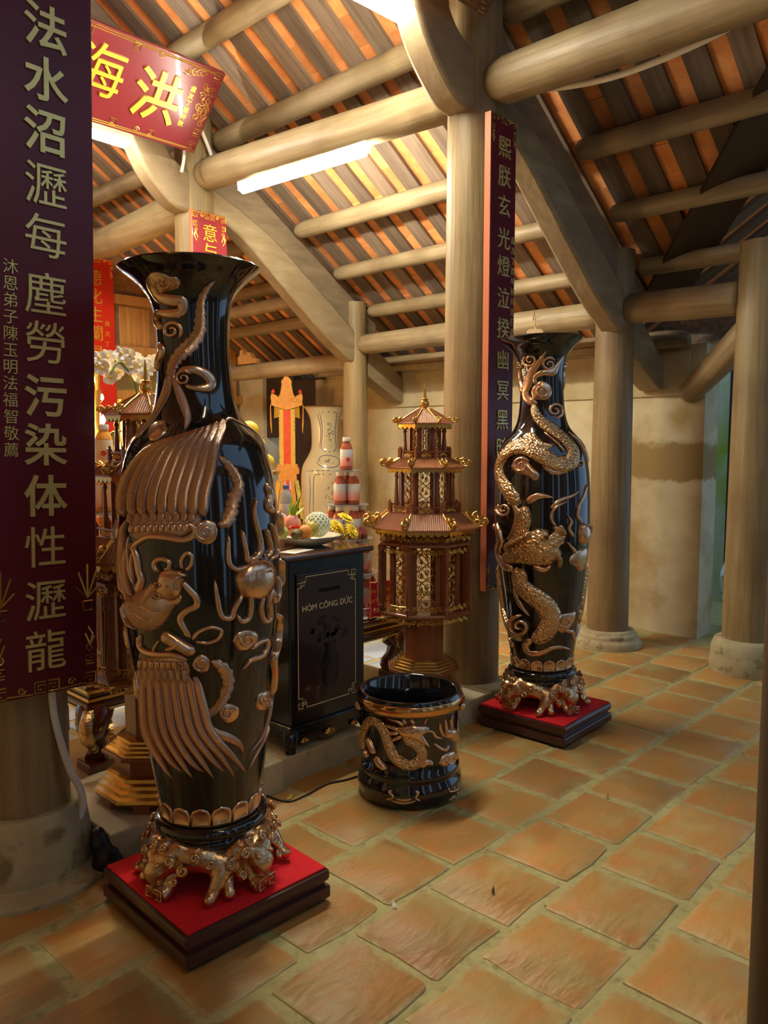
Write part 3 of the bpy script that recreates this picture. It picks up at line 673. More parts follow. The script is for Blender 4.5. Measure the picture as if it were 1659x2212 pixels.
b.ribbon([(930, 1765), (1020, 1820), (1075, 1920), (1060, 2040), (1000, 2150), (930, 2240)], [40, 95, 100, 90, 80, 30], .009, notch=.5, ridge=.4); part(b, 'plume', M_fea, v1)
b.blob([(1130, 1080), (1160, 1000), (1250, 920), (1350, 890), (1430, 925), (1452, 1020), (1440, 1130), (1380, 1230), (1290, 1245), (1190, 1220), (1145, 1150)], .034)
b.spiral((1362, 997), 16, .05, 1.); part(b, 'pearl', M_brz, v1)
for q, w in (([(1250, 950), (1150, 985), (1085, 940), (1072, 840), (1075, 690)], [40, 42, 45, 40, 26]), ([(1230, 930), (1222, 850), (1200, 740), (1185, 650)], [40, 40, 40, 26]),
             ([(1240, 920), (1325, 860), (1342, 760), (1305, 600), (1285, 480), (1300, 370)], [50, 55, 46, 42, 32, 10]), ([(1385, 890), (1425, 820), (1402, 700), (1390, 640)], [38, 38, 34, 22]), ([(1430, 905), (1482, 820), (1462, 700), (1432, 590)], [36, 38, 34, 18]),
             ([(1195, 1190), (1125, 1320), (1100, 1395), (1020, 1385), (985, 1250), (960, 1075)], [44, 44, 48, 46, 44, 24]), ([(1250, 1150), (1262, 1300), (1240, 1405), (1180, 1425), (1148, 1370)], [44, 44, 44, 44, 26]),
             ([(1365, 1190), (1345, 1330), (1375, 1425), (1425, 1400), (1412, 1250), (1440, 1130)], [36, 38, 40, 40, 36, 26]), ([(1440, 1130), (1452, 1260), (1492, 1200), (1492, 1040)], [30, 34, 34, 20])):
    b.ribbon(q, w, .016); part(b, 'flame', M_brz, v1)
for q, w in (([(1395, 260), (1430, 350), (1415, 450), (1475, 520)], [60, 85, 75, 40]), ([(1500, 500), (1545, 600), (1530, 700)], [50, 60, 40]), ([(1520, 900), (1560, 1000), (1530, 1140)], [40, 50, 40]), ([(1490, 1370), (1530, 1450), (1500, 1600), (1460, 1750), (1490, 1900), (1470, 2060)], [50, 60, 55, 45, 50, 40])):
    b.ribbon(q, w, .016, notch=.3); part(b, 'side_scroll', M_brz, v1)
b.blob([(1115, 1600), (1150, 1530), (1240, 1500), (1325, 1530), (1330, 1590), (1260, 1665), (1170, 1680)], .008); b.spiral((1230, 1590), 62, .014); b.ribbon([(1270, 1670), (1340, 1610), (1400, 1590), (1410, 1640), (1370, 1720), (1270, 1760), (1190, 1845)], [30, 45, 40, 45, 50, 45, 10], .011); part(b, 'cloud_scroll', M_brz, v1)
b.blob([(320, 1740), (480, 1730), (640, 1740), (740, 1790), (750, 1880), (720, 1960), (560, 2010), (400, 2010), (330, 1960)], .007); part(b, 'wing_plate', M_fea, v1)
for i in range(7): b.ribbon([(345+i*46, 1750+i*3), (345+i*47, 1790), (346+i*48, 1840)], [44, 50, 34], .015, 4); part(b, 'wing_covert', M_brz, v1)
for i in range(8): b.ribbon([(335+i*52, 1830), (338+i*53, 1880), (342+i*53, 1960)], [48, 54, 36], .013, 4, ridge=.2); part(b, 'wing_covert', M_fea, v1)
for k in range(8):
    f.ribbon([(306+k*16.5, 1448+k*2), (314+k*17.5, 1520), (322+k*19, 1580), (345+k*22, 1640-abs(k-3)*2), (372+k*22.5, 1682-(k % 2)*14)], [18, 21, 20, 15, 3], [.006, .016, .018, .014, .004], 5, ridge=.35); part(f, 'tail_feather', M_fea, v1)
c.blob([(870, 290), (880, 225), (930, 205), (995, 235), (985, 300), (920, 335)], .009); c.spiral((910, 262), 38, .016); part(c, 'cloud_scroll', M_brz, v1)
c.ribbon([(905, 90), (885, 190), (800, 280), (820, 380), (920, 420), (1000, 470), (1015, 525)], [60, 50, 40, 60, 55, 35, 8], .009); part(c, 'plume', M_fea, v1)
c.blob([(1105, 230), (1120, 150), (1175, 120), (1205, 165), (1180, 235), (1130, 250)], .009); c.spiral((1155, 188), 38, .016); part(c, 'cloud_scroll', M_brz, v1)
c.ribbon([(1225, 20), (1210, 200), (1160, 380), (1060, 520)], [30, 30, 28, 6], .007); c.ribbon([(1190, 340), (1120, 500), (1045, 640)], [20, 26, 6], .007); part(c, 'side_plume', M_fea, v1)
# ---------------- dragon vase
d2 = 4.05/FPX
d = Rel(T2, (1020, 680, .18987), d2); e = Rel(T2, (1020, 1080, .26224), d2); f = Rel(T2, (0, 0, 1), d2)
for cc, r, aa in (((665, 520), 80, 0), ((870, 565), 82, 2), ((545, 590), 45, 1)): d.spiral(cc, r, .014, a0=aa)
d.ribbon([(840, 410), (770, 530), (680, 650), (640, 770), (600, 880), (640, 970), (740, 1010)], [14, 60, 95, 110, 105, 90, 70], .012); d.ribbon([(1050, 450), (970, 560), (920, 650), (800, 660), (715, 720), (730, 800)], [10, 50, 90, 70, 50, 40], .012); d.ribbon([(545, 600), (550, 760), (600, 900)], [50, 90, 70], .012); part(d, 'cloud_scroll', M_brz, v2)
d.blob([(690, 960), (670, 860), (770, 750), (880, 790), (910, 880), (850, 970)], .010); d.spiral((805, 880), 75, .018, a0=1.); part(d, 'cloud_scroll', M_brz, v2)
d.spiral((935, 1085), 95, .014, a0=4.); part(d, 'cloud_scroll', M_brz, v2)
d.ribbon([(700, 1010), (730, 1130), (810, 1230), (930, 1310), (1060, 1420), (1150, 1560), (1110, 1680), (960, 1690), (800, 1600), (650, 1500), (490, 1500), (370, 1600), (315, 1740), (335, 1880), (420, 2010), (530, 2170)], [70, 100, 120, 140, 150, 160, 170, 170, 180, 190, 180, 150, 150, 160, 170, 170], .024, 4); part(d, 'dragon_body', M_sca, v2)
d.blob([(560, 1450), (600, 1350), (700, 1340), (820, 1450), (940, 1480), (820, 1560), (680, 1580)], .014); part(d, 'dragon_hip', M_sca, v2)
d.ribbon([(820, 1330), (900, 1400), (980, 1480), (1040, 1560)], 26, .016, notch=.6); d.ribbon([(800, 1700), (900, 1780), (1030, 1780), (1150, 1700)], [40, 60, 60, 40], .008, notch=.6); part(d, 'dragon_fin', M_brz, v2)
d.blob([(440, 1720), (500, 1640), (600, 1620), (680, 1720), (770, 1820), (720, 1890), (600, 1830), (500, 1800)], .014); d.spiral((570, 1715), 95, .022, a0=2.); part(d, 'cloud_scroll', M_brz, v2)
d.spiral((1210, 1690), 52, .014); d.ribbon([(1100, 1330), (1210, 1430), (1280, 1560), (1310, 1690)], [50, 70, 70, 50], .012, notch=.5); part(d, 'cloud_scroll', M_brz, v2)
d.ribbon([(620, 2130), (760, 2060), (930, 2080)], [90, 70, 12], .012); part(d, 'claw', M_brz, v2); d.ribbon([(890, 2200), (1000, 2110), (1130, 2060), (1225, 1990)], [50, 45, 35, 8], .010); d.ribbon([(1300, 1930), (1270, 2050), (1190, 2200)], [20, 36, 30], .01); part(d, 'claw', M_brz, v2)
e.ribbon([(400, 60), (430, 150), (400, 270), (350, 360), (270, 420)], [120, 120, 110, 100, 80], .022); part(e, 'dragon_body', M_sca, v2)
e.blob([(290, 420), (400, 310), (520, 235), (620, 245), (645, 285), (720, 200), (768, 235), (765, 320), (722, 385), (735, 450), (640, 535), (520, 540), (400, 530), (300, 520), (250, 480)], .040)
e.ribbon([(600, 530), (590, 450), (680, 445), (712, 500), (695, 565)], [30, 40, 40, 36, 16], .038); e.ribbon([(300, 400), (400, 325), (510, 255)], [16, 36, 40], .044); e.ribbon([(360, 520), (440, 430), (560, 420)], [20, 40, 40], .042); e.ribbon([(660, 230), (720, 240), (745, 300)], [30, 40, 30], .046)
e.spiral((600, 300), 30, .05); e.ribbon([(640, 380), (700, 360), (740, 330)], 26, .044); part(e, 'dragon_head', M_sca, v2)
e.ribbon([(690, 215), (648, 150), (685, 60), (790, 5)], [24, 24, 22, 8], .014); part(e, 'whisker', M_brz, v2); e.ribbon([(500, 540), (590, 575), (650, 530)], [40, 50, 12], .02); part(e, 'whisker', M_brz, v2)
e.ribbon([(205, 190), (235, 330), (215, 440), (262, 530), (340, 570)], [50, 80, 85, 90, 60], .018, notch=.5); e.spiral((268, 75), 62, .016); e.ribbon([(330, 5), (372, 120), (342, 260), (290, 330)], [40, 48, 44, 20], .013); part(e, 'mane', M_brz, v2)
e.ribbon([(395, 560), (395, 680), (460, 760), (560, 830), (630, 920), (645, 1010), (590, 1100), (500, 1170)], [130, 145, 150, 165, 170, 165, 150, 90], .026); part(e, 'dragon_body', M_sca, v2)
e.ribbon([(340, 720), (390, 850), (480, 960)], [20, 45, 10], .012, notch=.7); part(e, 'dragon_fin', M_brz, v2)
e.ribbon([(490, 1150), (440, 1195), (465, 1258), (560, 1262), (650, 1222), (730, 1212), (812, 1238)], [60, 58, 56, 50, 40, 30, 6], .013); part(e, 'dragon_tail', M_brz, v2)
e.spiral((402, 1040), 92, .026, a0=1.); part(e, 'cloud_scroll', M_brz, v2)
e.ribbon([(215, 545), (222, 700), (245, 880), (290, 1010), (340, 1100), (410, 1150)], [60, 75, 80, 80, 80, 60], .018); part(e, 'dragon_body', M_sca, v2)
e.blob([(870, 280), (885, 200), (920, 190), (950, 240), (945, 320), (910, 375), (880, 350)], .030); part(e, 'pearl', M_brz, v2)
for q, w in (([(900, 190), (862, 120), (885, 5)], [24, 24, 12]), ([(840, 310), (795, 240), (812, 180), (785, 130)], [26, 26, 24, 8]), ([(850, 440), (825, 400), (772, 340)], [30, 26, 8]), ([(945, 200), (985, 230), (955, 300)], [20, 26, 18])):
    e.ribbon(q, w, .013); part(e, 'flame', M_brz, v2)
e.blob([(785, 505), (850, 425), (945, 395), (942, 520), (890, 590), (840, 545)], .012); e.spiral((825, 505), 32, .018); part(e, 'cloud_scroll', M_brz, v2)
e.blob([(695, 1040), (720, 950), (790, 930), (850, 920), (840, 990), (790, 1070), (730, 1100)], .010); e.spiral((755, 1000), 56, .017); e.ribbon([(770, 1080), (820, 1090), (838, 1145), (868, 1080), (885, 1000)], [30, 34, 34, 30, 14], .011); part(e, 'cloud_scroll', M_brz, v2)
e.ribbon([(890, 900), (880, 970), (900, 1010)], [26, 34, 20], .012); part(e, 'side_scroll', M_brz, v2); e.ribbon([(300, 1130), (330, 1180), (340, 1220)], [30, 40, 12], .012); part(e, 'side_scroll', M_brz, v2)
backside(v1, 0); backside(v2, 0)
# ================================================================ red topped plinths
M_felt = mat('red_felt', (.72, .006, .012), .92, col2=(.60, .004, .010), nscale=120, bump=.3, bscale=300)
M_pwood = mat('plinth_wood', (.045, .013, .010), .3, col2=(.07, .022, .014), nscale=3, stretch=(1, 6, 6), coat=.25)
def plinth(label, x, y, rz, s):
    t = thing('plinth', label, 'plinth', (x, y, 0), rz)
    def slab(n, w, z0, z1, m, bev):
        MB().box((0, 0, (z0+z1)/2), (w, w, z1-z0)).obj(n, m, t, 0, bevel=bev)
    for sx in (-1, 1):
        for sy in (-1, 1): MB().box((sx*s*.4, sy*s*.4, .006), (.07, .07, .012)).obj('foot', M_pwood, t, 0)
    slab('lower_board', s, .012, .052, M_pwood, .006); slab('recess', s-.03, .052, .068, M_pwood, 0); slab('upper_board', s, .068, .106, M_pwood, .012); slab('felt_top', s-.022, .106, .112, M_felt, .002)
    return t
plinth('dark wood plinth with bright red felt top under the phoenix vase', 1.362, 2.034, math.radians(-2), .515)
plinth('dark wood plinth with bright red felt top under the dragon vase', 3.44, 2.134, math.radians(2), .50)
# ================================================================ dragon pot
ux, uy = 2.385, 2.125
pot = thing('censer_pot', 'squat black pot with gold dragon relief standing on the floor tiles', 'pot', (ux, uy, 0))
UPR = [(.15, 0.), (.205, .008), (.214, .03), (.218, .055), (.213, .085), (.2, .1), (.2, .106), (.207, .118), (.204, .135), (.196, .142), (.197, .2), (.198, .3), (.2, .37), (.212, .375), (.217, .38), (.216, .425), (.208, .437), (.197, .437), (.190, .43), (.186, .3), (.183, .05), (.1, .04)]
MB().lathe(UPR, 64, cap=False).obj('body', M_lac, pot, 50)
MB().lathe([(.2165, .383), (.219, .385), (.2185, .421), (.2155, .423)], 64, cap=False).obj('gilt_rim_band', mat('polished_brass', (.66, .36, .14), .16, 1.), pot, 60)
bpy.context.view_layer.update()
TU = Turned([(r, z) for r, z in UPR[:13]], pot.matrix_world.copy())
u = Rel(TU, (560, 1440, .3255), 3.13/FPX)
M_sca2 = M_sca
u.ribbon([(700, 590), (690, 480), (710, 390), (765, 355), (825, 420), (865, 530), (910, 610), (980, 650), (1050, 635), (1078, 570), (1040, 510), (985, 480), (985, 430)], [60, 62, 66, 70, 76, 78, 80, 82, 82, 78, 74, 66, 50], .016); part(u, 'dragon_body', M_sca, pot)
u.blob([(930, 450), (910, 400), (960, 395), (1020, 380), (1110, 388), (1130, 415), (1085, 440), (1110, 490), (1135, 540), (1070, 505), (1000, 470)], .022); u.spiral((1015, 415), 22, .028); part(u, 'dragon_head', M_brz, pot)
for q in ([(960, 390), (920, 360), (850, 340)], [(975, 380), (960, 350), (975, 340)], [(1030, 380), (1010, 350), (1020, 340)], [(930, 440), (870, 440), (840, 450)], [(940, 420), (880, 400), (830, 380)], [(950, 460), (900, 480), (870, 500)]): u.ribbon(q, [30, 24, 6], .013)
part(u, 'mane', M_brz, pot)
u.ribbon([(1095, 385), (1110, 345), (1160, 335), (1215, 325)], [16, 15, 14, 6], .008); part(u, 'whisker', M_brz, pot); u.ribbon([(1090, 430), (1145, 430), (1170, 465), (1215, 475)], [16, 18, 20, 10], .008); part(u, 'whisker', M_brz, pot)
for q, w in (([(770, 580), (740, 510), (725, 470)], [44, 44, 30]), ([(780, 590), (800, 640), (850, 680)], [46, 56, 36]), ([(690, 540), (715, 580), (720, 600)], [40, 50, 30]), ([(1070, 670), (1110, 630), (1150, 650)], [30, 50, 24])): u.ribbon(q, w, .018); part(u, 'claw', M_brz, pot)
u.blob([(1230, 470), (1240, 415), (1290, 410), (1305, 450), (1280, 495)], .022); part(u, 'pearl', M_brz, pot)
for q in ([(1240, 440), (1235, 390), (1225, 345)], [(1280, 415), (1270, 370), (1275, 315)], [(1225, 470), (1200, 420), (1192, 370)], [(1160, 510), (1215, 550), (1262, 520)], [(1250, 520), (1240, 550), (1210, 555)]): u.ribbon(q, [22, 22, 8], .010)
part(u, 'flame', M_brz, pot)
u.blob([(1190, 640), (1230, 580), (1300, 555), (1320, 590), (1270, 640), (1215, 668)], .010); u.spiral((1262, 612), 36, .014); part(u, 'shell_scroll', M_brz, pot)
for q in ([(840, 882), (890, 868), (862, 832), (882, 822)], [(1070, 892), (1040, 872), (1055, 838), (1035, 828)], [(870, 885), (950, 908), (1040, 892)], [(905, 878), (955, 888), (1010, 880)]): u.ribbon(q, [14, 20, 14], .004)
part(u, 'bat_emblem', M_brz, pot)
for q in ([(1255, 805), (1270, 830), (1315, 815), (1320, 770)], [(1292, 795), (1296, 830)], [(1240, 925), (1265, 890), (1275, 880)], [(1285, 875), (1320, 868), (1325, 890)], [(1300, 850), (1300, 905)], [(1325, 850), (1340, 830)]): u.ribbon(q, [14, 14, 10], .004)
part(u, 'longevity_emblem', M_brz, pot)
u.ribbon([(660, 790), (668, 850), (690, 900)], [36, 30, 8], .004); part(u, 'cloud_scroll', M_brz, pot)
backside(pot, 0)
for k in range(2):
    az = math.radians(222+90+180*k); hdl = MB()
    hdl.lathe([(.004, -.02), (.016, -.012), (.02, 0), (.014, .012), (.004, .018)], 12, (.212*cos(az), .212*sin(az), .36)); hdl.obj('knob', M_brz, pot, 60)
# ================================================================ lettered boards
M_maroon = mat('maroon_lacquer', (.10, .009, .016), .34, col2=(.125, .011, .020), nscale=2, spec=.35)
M_red = mat('red_lacquer', (.55, .022, .012), .3, col2=(.62, .035, .015), nscale=2, coat=.3)
M_olive = mat('dull_gold', (.66, .54, .19), .36, .5, col2=(.74, .61, .24), nscale=20)
M_bright = mat('bright_gold', (.85, .55, .06), .35, .55)
M_edge = mat('red_edge', (.55, .16, .07), .5)
def key(cx, cy, s, fx=1, fy=1):
    k = [(-1, -1), (1, -1), (1, 1), (-1, 1), (-1, -.35), (.4, -.35), (.4, .4), (-.3, .4)]
    return [(cx+fx*s*a, cy+fy*s*b) for a, b in k]
def lines(mb, paths, r, fn, n=5, flat=.6):
    for p in paths: mb.tube([fn(a, b) for a, b in p], r, n, flat=1.)
    return mb
class Board:
    """a flat board with its own axes: u to the right, v up, facing -y before tilting"""
    def __init__(s, name, label, cat, o, w, h, th, m, tilt=0., roll=0., edge=None, group=None):
        s.t = thing(name, label, cat, o, 0, group); s.t.rotation_euler = (tilt, roll, 0)
        s.w, s.h, s.th = w, h, th
        MB().box((0, 0, 0), (w, th, h)).obj('panel', m, s.t, 0, bevel=.004)
        if edge: MB().box((-w/2-.003, 0, 0), (.006, th*1.05, h)).obj('edge_strip', edge, s.t, 0)
        bpy.context.view_layer.update(); s.M = s.t.matrix_world.copy(); s.I = s.M.inverted()
    def uv(s, px, py):
        o = s.I @ CO; d = s.I.to_3x3() @ ray(px, py); q = (-s.th/2-o.y)/d.y; p = o+d*q; return p.x, p.z
    def text(s, txt, u, v, size, m, name='character', depth=.004, em=.0, sx=1.):
        me = glyphs(txt, size, depth, em); o = link(name, me, m, s.t, loc=(u, -s.th/2-depth*.6, v)); o.rotation_euler = (PI/2, 0, 0); o.scale = (sx, 1, 1); return o
    def fret(s, paths, r, m, name='fret_border'):
        o = lines(MB(), paths, r, lambda a, b: (a, -s.th/2-r*.3, b)).obj(name, m, s.t, 60); o['kind'] = 'stuff'; return o
    def border(s, k, m, r=.003, name='fret_border', top=True, bottom=True):
        w, h = s.w/2-k*1.4, s.h/2-k*1.4; P = []
        for sy, on in ((1, top), (-1, bottom)):
            if not on: continue
            for sx in (-1, 1):
                P.append(key(sx*w, sy*h, k, sx, sy))
                P.append(key(sx*w, sy*(h-k*3.4), k*.8, sx, -sy)); P.append(curl(sx*w, sy*(h-k*5.6), k*.8, PI/2, 1.2, sx)); P.append([(sx*w, sy*(h-k*6.2)), (sx*(w+k*.5), sy*(h-k*8)), (sx*(w-k*.4), sy*(h-k*9.5))])
                P.append([(sx*w, sy*(h-k*6)), (sx*(w-k*.9), sy*(h-k*8.3))]); P.append([(sx*w, sy*(h-k*6)), (sx*(w+k*.9), sy*(h-k*7.6))])
            P += [key(-k*1.2, sy*h, k*.95, -1, sy), key(k*1.2, sy*h, k*.95, 1, sy), [(-k*2.4, sy*(h+k)), (-w+k, sy*(h+k*.7))], [(k*2.4, sy*(h+k)), (w-k, sy*(h+k*.7))]]
            for q in (-.55, .55): P.append(curl(q*w, sy*h, k*.7, 0, 1.2, 1 if q > 0 else -1))
        s.fret(P, r, m, name)
# near couplet board on the left column
bA = Board('couplet_board', 'huge maroon couplet board with gold characters at the left edge', 'sign', (1.052, 2.455, 1.94), .335, 2.56, .03, M_maroon, 0, math.radians(1.4))
for ch, py in zip('法水沼瀝每塵勞污染体性瀝龍', (65, 178, 290, 405, 516, 640, 745, 860, 965, 1075, 1185, 1300, 1408)):
    u0, v0 = bA.uv(98, py); bA.text(ch, u0, v0-.004, .135, M_olive, em=.0022 if ch in '法水沼污染体' else 0)
for ch, py in zip('沐恩弟子陳玉明法福智敬薦', range(578, 1010, 36)):
    u0, v0 = bA.uv(22 if py < 900 else 24, py); bA.text(ch, u0, v0, .046, M_olive, 'small_character', .002, 0)
bA.border(.018, mat('old_gold', (.55, .33, .08), .3, .8), .0032)
for sx in (-1, 1):
    P = [[(sx*.135, -.99), (sx*.135+dx, -.99+dz)] for dx, dz in ((0, .11), (-.03, .085), (.03, .085), (-.04, .04), (.04, .04))]
    bA.fret(P+[[(sx*.135-.018, -1.0), (sx*.135+.018, -1.0), (sx*.135+.012, -1.03), (sx*.135-.012, -1.03), (sx*.135-.018, -1.0)]], .0032, MATS['old_gold'], 'potted_grass_motif')
# couplet board on the column beside the right lantern
bB = Board('couplet_board', 'narrow maroon couplet board on the tall column behind the right vase', 'sign', (3.472, 2.475, 1.885), .222, 2.45, .035, M_maroon, 0, 0, M_edge)
for ch, py in zip('熙朕玄光燈泣揆幽冥黑暗', (323, 386, 450, 520, 580, 649, 714, 782, 847, 910, 970)):
    u0, v0 = bB.uv(1090, py); bB.text(ch, u0*.3, v0, .115, M_olive, em=0)
for ch, py in zip('歲次丁酉年秋月吉日造', range(522, 730, 22)):
    u0, v0 = bB.uv(1108, py); bB.text(ch, .092, v0, .042, M_olive, 'small_character', .002, 0)
bB.border(.013, MATS['old_gold'], .0024)
# couplet board on the far tall column
bC = Board('couplet_board', 'maroon couplet board with fret border just above the left vase rim', 'sign', (3.448, 5.085, 2.05), .302, 2.17, .03, mat('wine_lacquer', (.21, .016, .024), .3, coat=.3), 0, 0, M_edge)
for ch, py in (('意', 508), ('与', 548), ('天', 590), ('地', 630)):
    u0, v0 = bC.uv(455, py); bC.text(ch, 0, v0, .135, M_bright, em=0)
bC.border(.02, M_bright, .0036)
# bright red couplet board in the inner hall
bR = Board('couplet_board', 'bright red couplet board with gold characters behind the white orchids', 'sign', (3.93, 7.81, 2.42), .36, 1.80, .03, M_red)
for ch, py in zip('德化生闌灵', (602, 642, 682, 722, 765)):
    u0, v0 = bR.uv(207, py); bR.text(ch, -.03, v0, .17, M_bright, em=0)
for ch, py in zip('歲次丁酉年', range(700, 800, 22)):
    u0, v0 = bR.uv(232, py); bR.text(ch, u0, v0, .06, M_bright, 'small_character', .002, 0)
bR.border(.018, M_bright, .0034)
# tilted plaque under the ridge
a0, a1 = Vector((3.27, 5.0, 3.508)), Vector((3.27, 4.6, 3.926))
hh = (a1-a0).length
bP = Board('name_plaque', 'broad maroon plaque with two gold characters tilted under the roof', 'sign', (a0+a1)/2-Vector((.98, 0, 0)), 1.96, hh, .04, mat('plaque_lacquer', (.16, .016, .022), .28, col2=(.19, .019, .026), nscale=2, coat=.4), math.atan2(.4, .418))
for ch, px, py in (('洪', 336, 215), ('海', 212, 158)):
    u0, v0 = bP.uv(px, py); bP.text(ch, u0, v0, .34, M_bright, depth=.008, em=.005 if ch == '洪' else .0)
for i, ch in enumerate('歲次丁酉仲秋'):
    bP.text(ch, .80, .12-i*.048, .042, M_bright, 'small_character', .002, .0006)
bP.border(.03, MATS['old_gold'], .004)
bP.fret([[(-.95, .262), (.95, .262)], [(-.95, -.262), (.95, -.262)], key(.35, .245, .022), key(.35, -.245, .022), key(-.3, .245, .022), key(-.3, -.245, .022), key(.62, -.245, .022)]
        + [curl(.88+.02*(i % 2), .17-i*.035, .028, i*1.3, 1.3, 1 if i % 2 else -1) for i in range(7)] + [curl(.83-.03*i, .235-.004*i, .026, i, 1.2) for i in range(5)], .0038, MATS['old_gold'], 'gilt_edge_line')
# corner of a second plaque above the viewer
q0 = at_y(1040, 33, 2.45); q1 = q0+Vector((0, -.4, .418))
bQ = Board('name_plaque', 'corner of a dark carved plaque at the very top edge', 'sign', (q0+q1)/2-Vector((.98, 0, 0)), 1.96, (q1-q0).length, .05, mat('brown_lacquer', (.13, .05, .025), .4, col2=(.2, .09, .04), nscale=60, bump=.6, bscale=90), math.atan2(.4, .418))
bQ.border(.03, MATS['old_gold'], .004)
# ================================================================ pagoda lanterns
M_lw = mat('lantern_wood', (.22, .065, .024), .3, col2=(.30, .10, .036), nscale=3, stretch=G, coat=.3)
M_lroof = mat('lantern_roof', (.34, .12, .045), .33, col2=(.42, .17, .065), nscale=5, coat=.2)
O8 = [PI/8+k*PI/4 for k in range(8)]
def oct_pr(mb, prof):          # profile of (apothem, z)
    return mb.lathe([(a/cos(PI/8), z) for a, z in prof], 8, a0=PI/8)
def vine_panel(w, h, r):
    """pierced gilt scrollwork: two crossing stems with curls and leaf buds"""
    m = MB(); fn = lambda a, b: (a, 0, b)
    n = max(2, round(h/w*1.15)); st = h/n
    for s in (-1, 1):
        m.tube([fn(s*w*.36*sin(PI*q*n/24), -h/2+h*q/24) for q in range(25)], r, 5)
    for i in range(n):
        zc = -h/2+st*(i+.5)
        for s in (-1, 1):
            lines(m, [curl(s*w*.30, zc+st*.28, w*.17, -PI/2, 1.2, s, 8), curl(s*w*.30, zc-st*.28, w*.15, PI/2, 1.2, -s, 8)], r*.8, fn, 4)
        m.lathe([(.001, -w*.17), (w*.09, -w*.06), (w*.10, .02*w), (w*.04, w*.13), (.001, w*.2)], 6, (0, 0, zc))
    return m
def frieze(w, h, r, n=2):
    m = MB(); fn = lambda a, b: (a, 0, b); P = []
    for i in range(n):
        for s in (-1, 1):
            x = s*w*(.14+.26*i)
            P += [curl(x, h*.08, h*.36, PI/2, 1.25, s, 8), curl(x+s*w*.1, -h*.1, h*.3, -PI/2, 1.2, s, 8)]
    P += [[(-w*.46, h*.42), (0, h*.30), (w*.46, h*.42)], [(-w*.2, -h*.3), (0, -h*.05), (w*.2, -h*.3)]]
    m.lathe([(.001, -h*.3), (h*.16, 0), (.001, h*.3)], 6)
    return lines(m, P, r, fn, 4)
def scallop(w, h, n):
    poly = [(-w/2, h)]
    for i in range(n):
        for j in range(6): q = (i+j/6)/n; poly.append((-w/2+w*q, h*.45-h*.45*abs(sin(PI*(j/6)))))
    poly += [(w/2, h*.45), (w/2, h)]
    return MB().prism(poly, -.003, .003, lambda u, v, t: (u, t, v))
def baluster(h, r):
    return MB().lathe([(r*.8, 0), (r*.8, h*.06), (r*1.3, h*.09), (r*.7, h*.13), (r, h*.17), (r*1.25, h*.25), (r*1.1, h*.4), (r*.75, h*.62), (r*.6, h*.78), (r*1.2, h*.83), (r*.7, h*.87), (r*.9, h*.93), (r*.8, h)], 10)
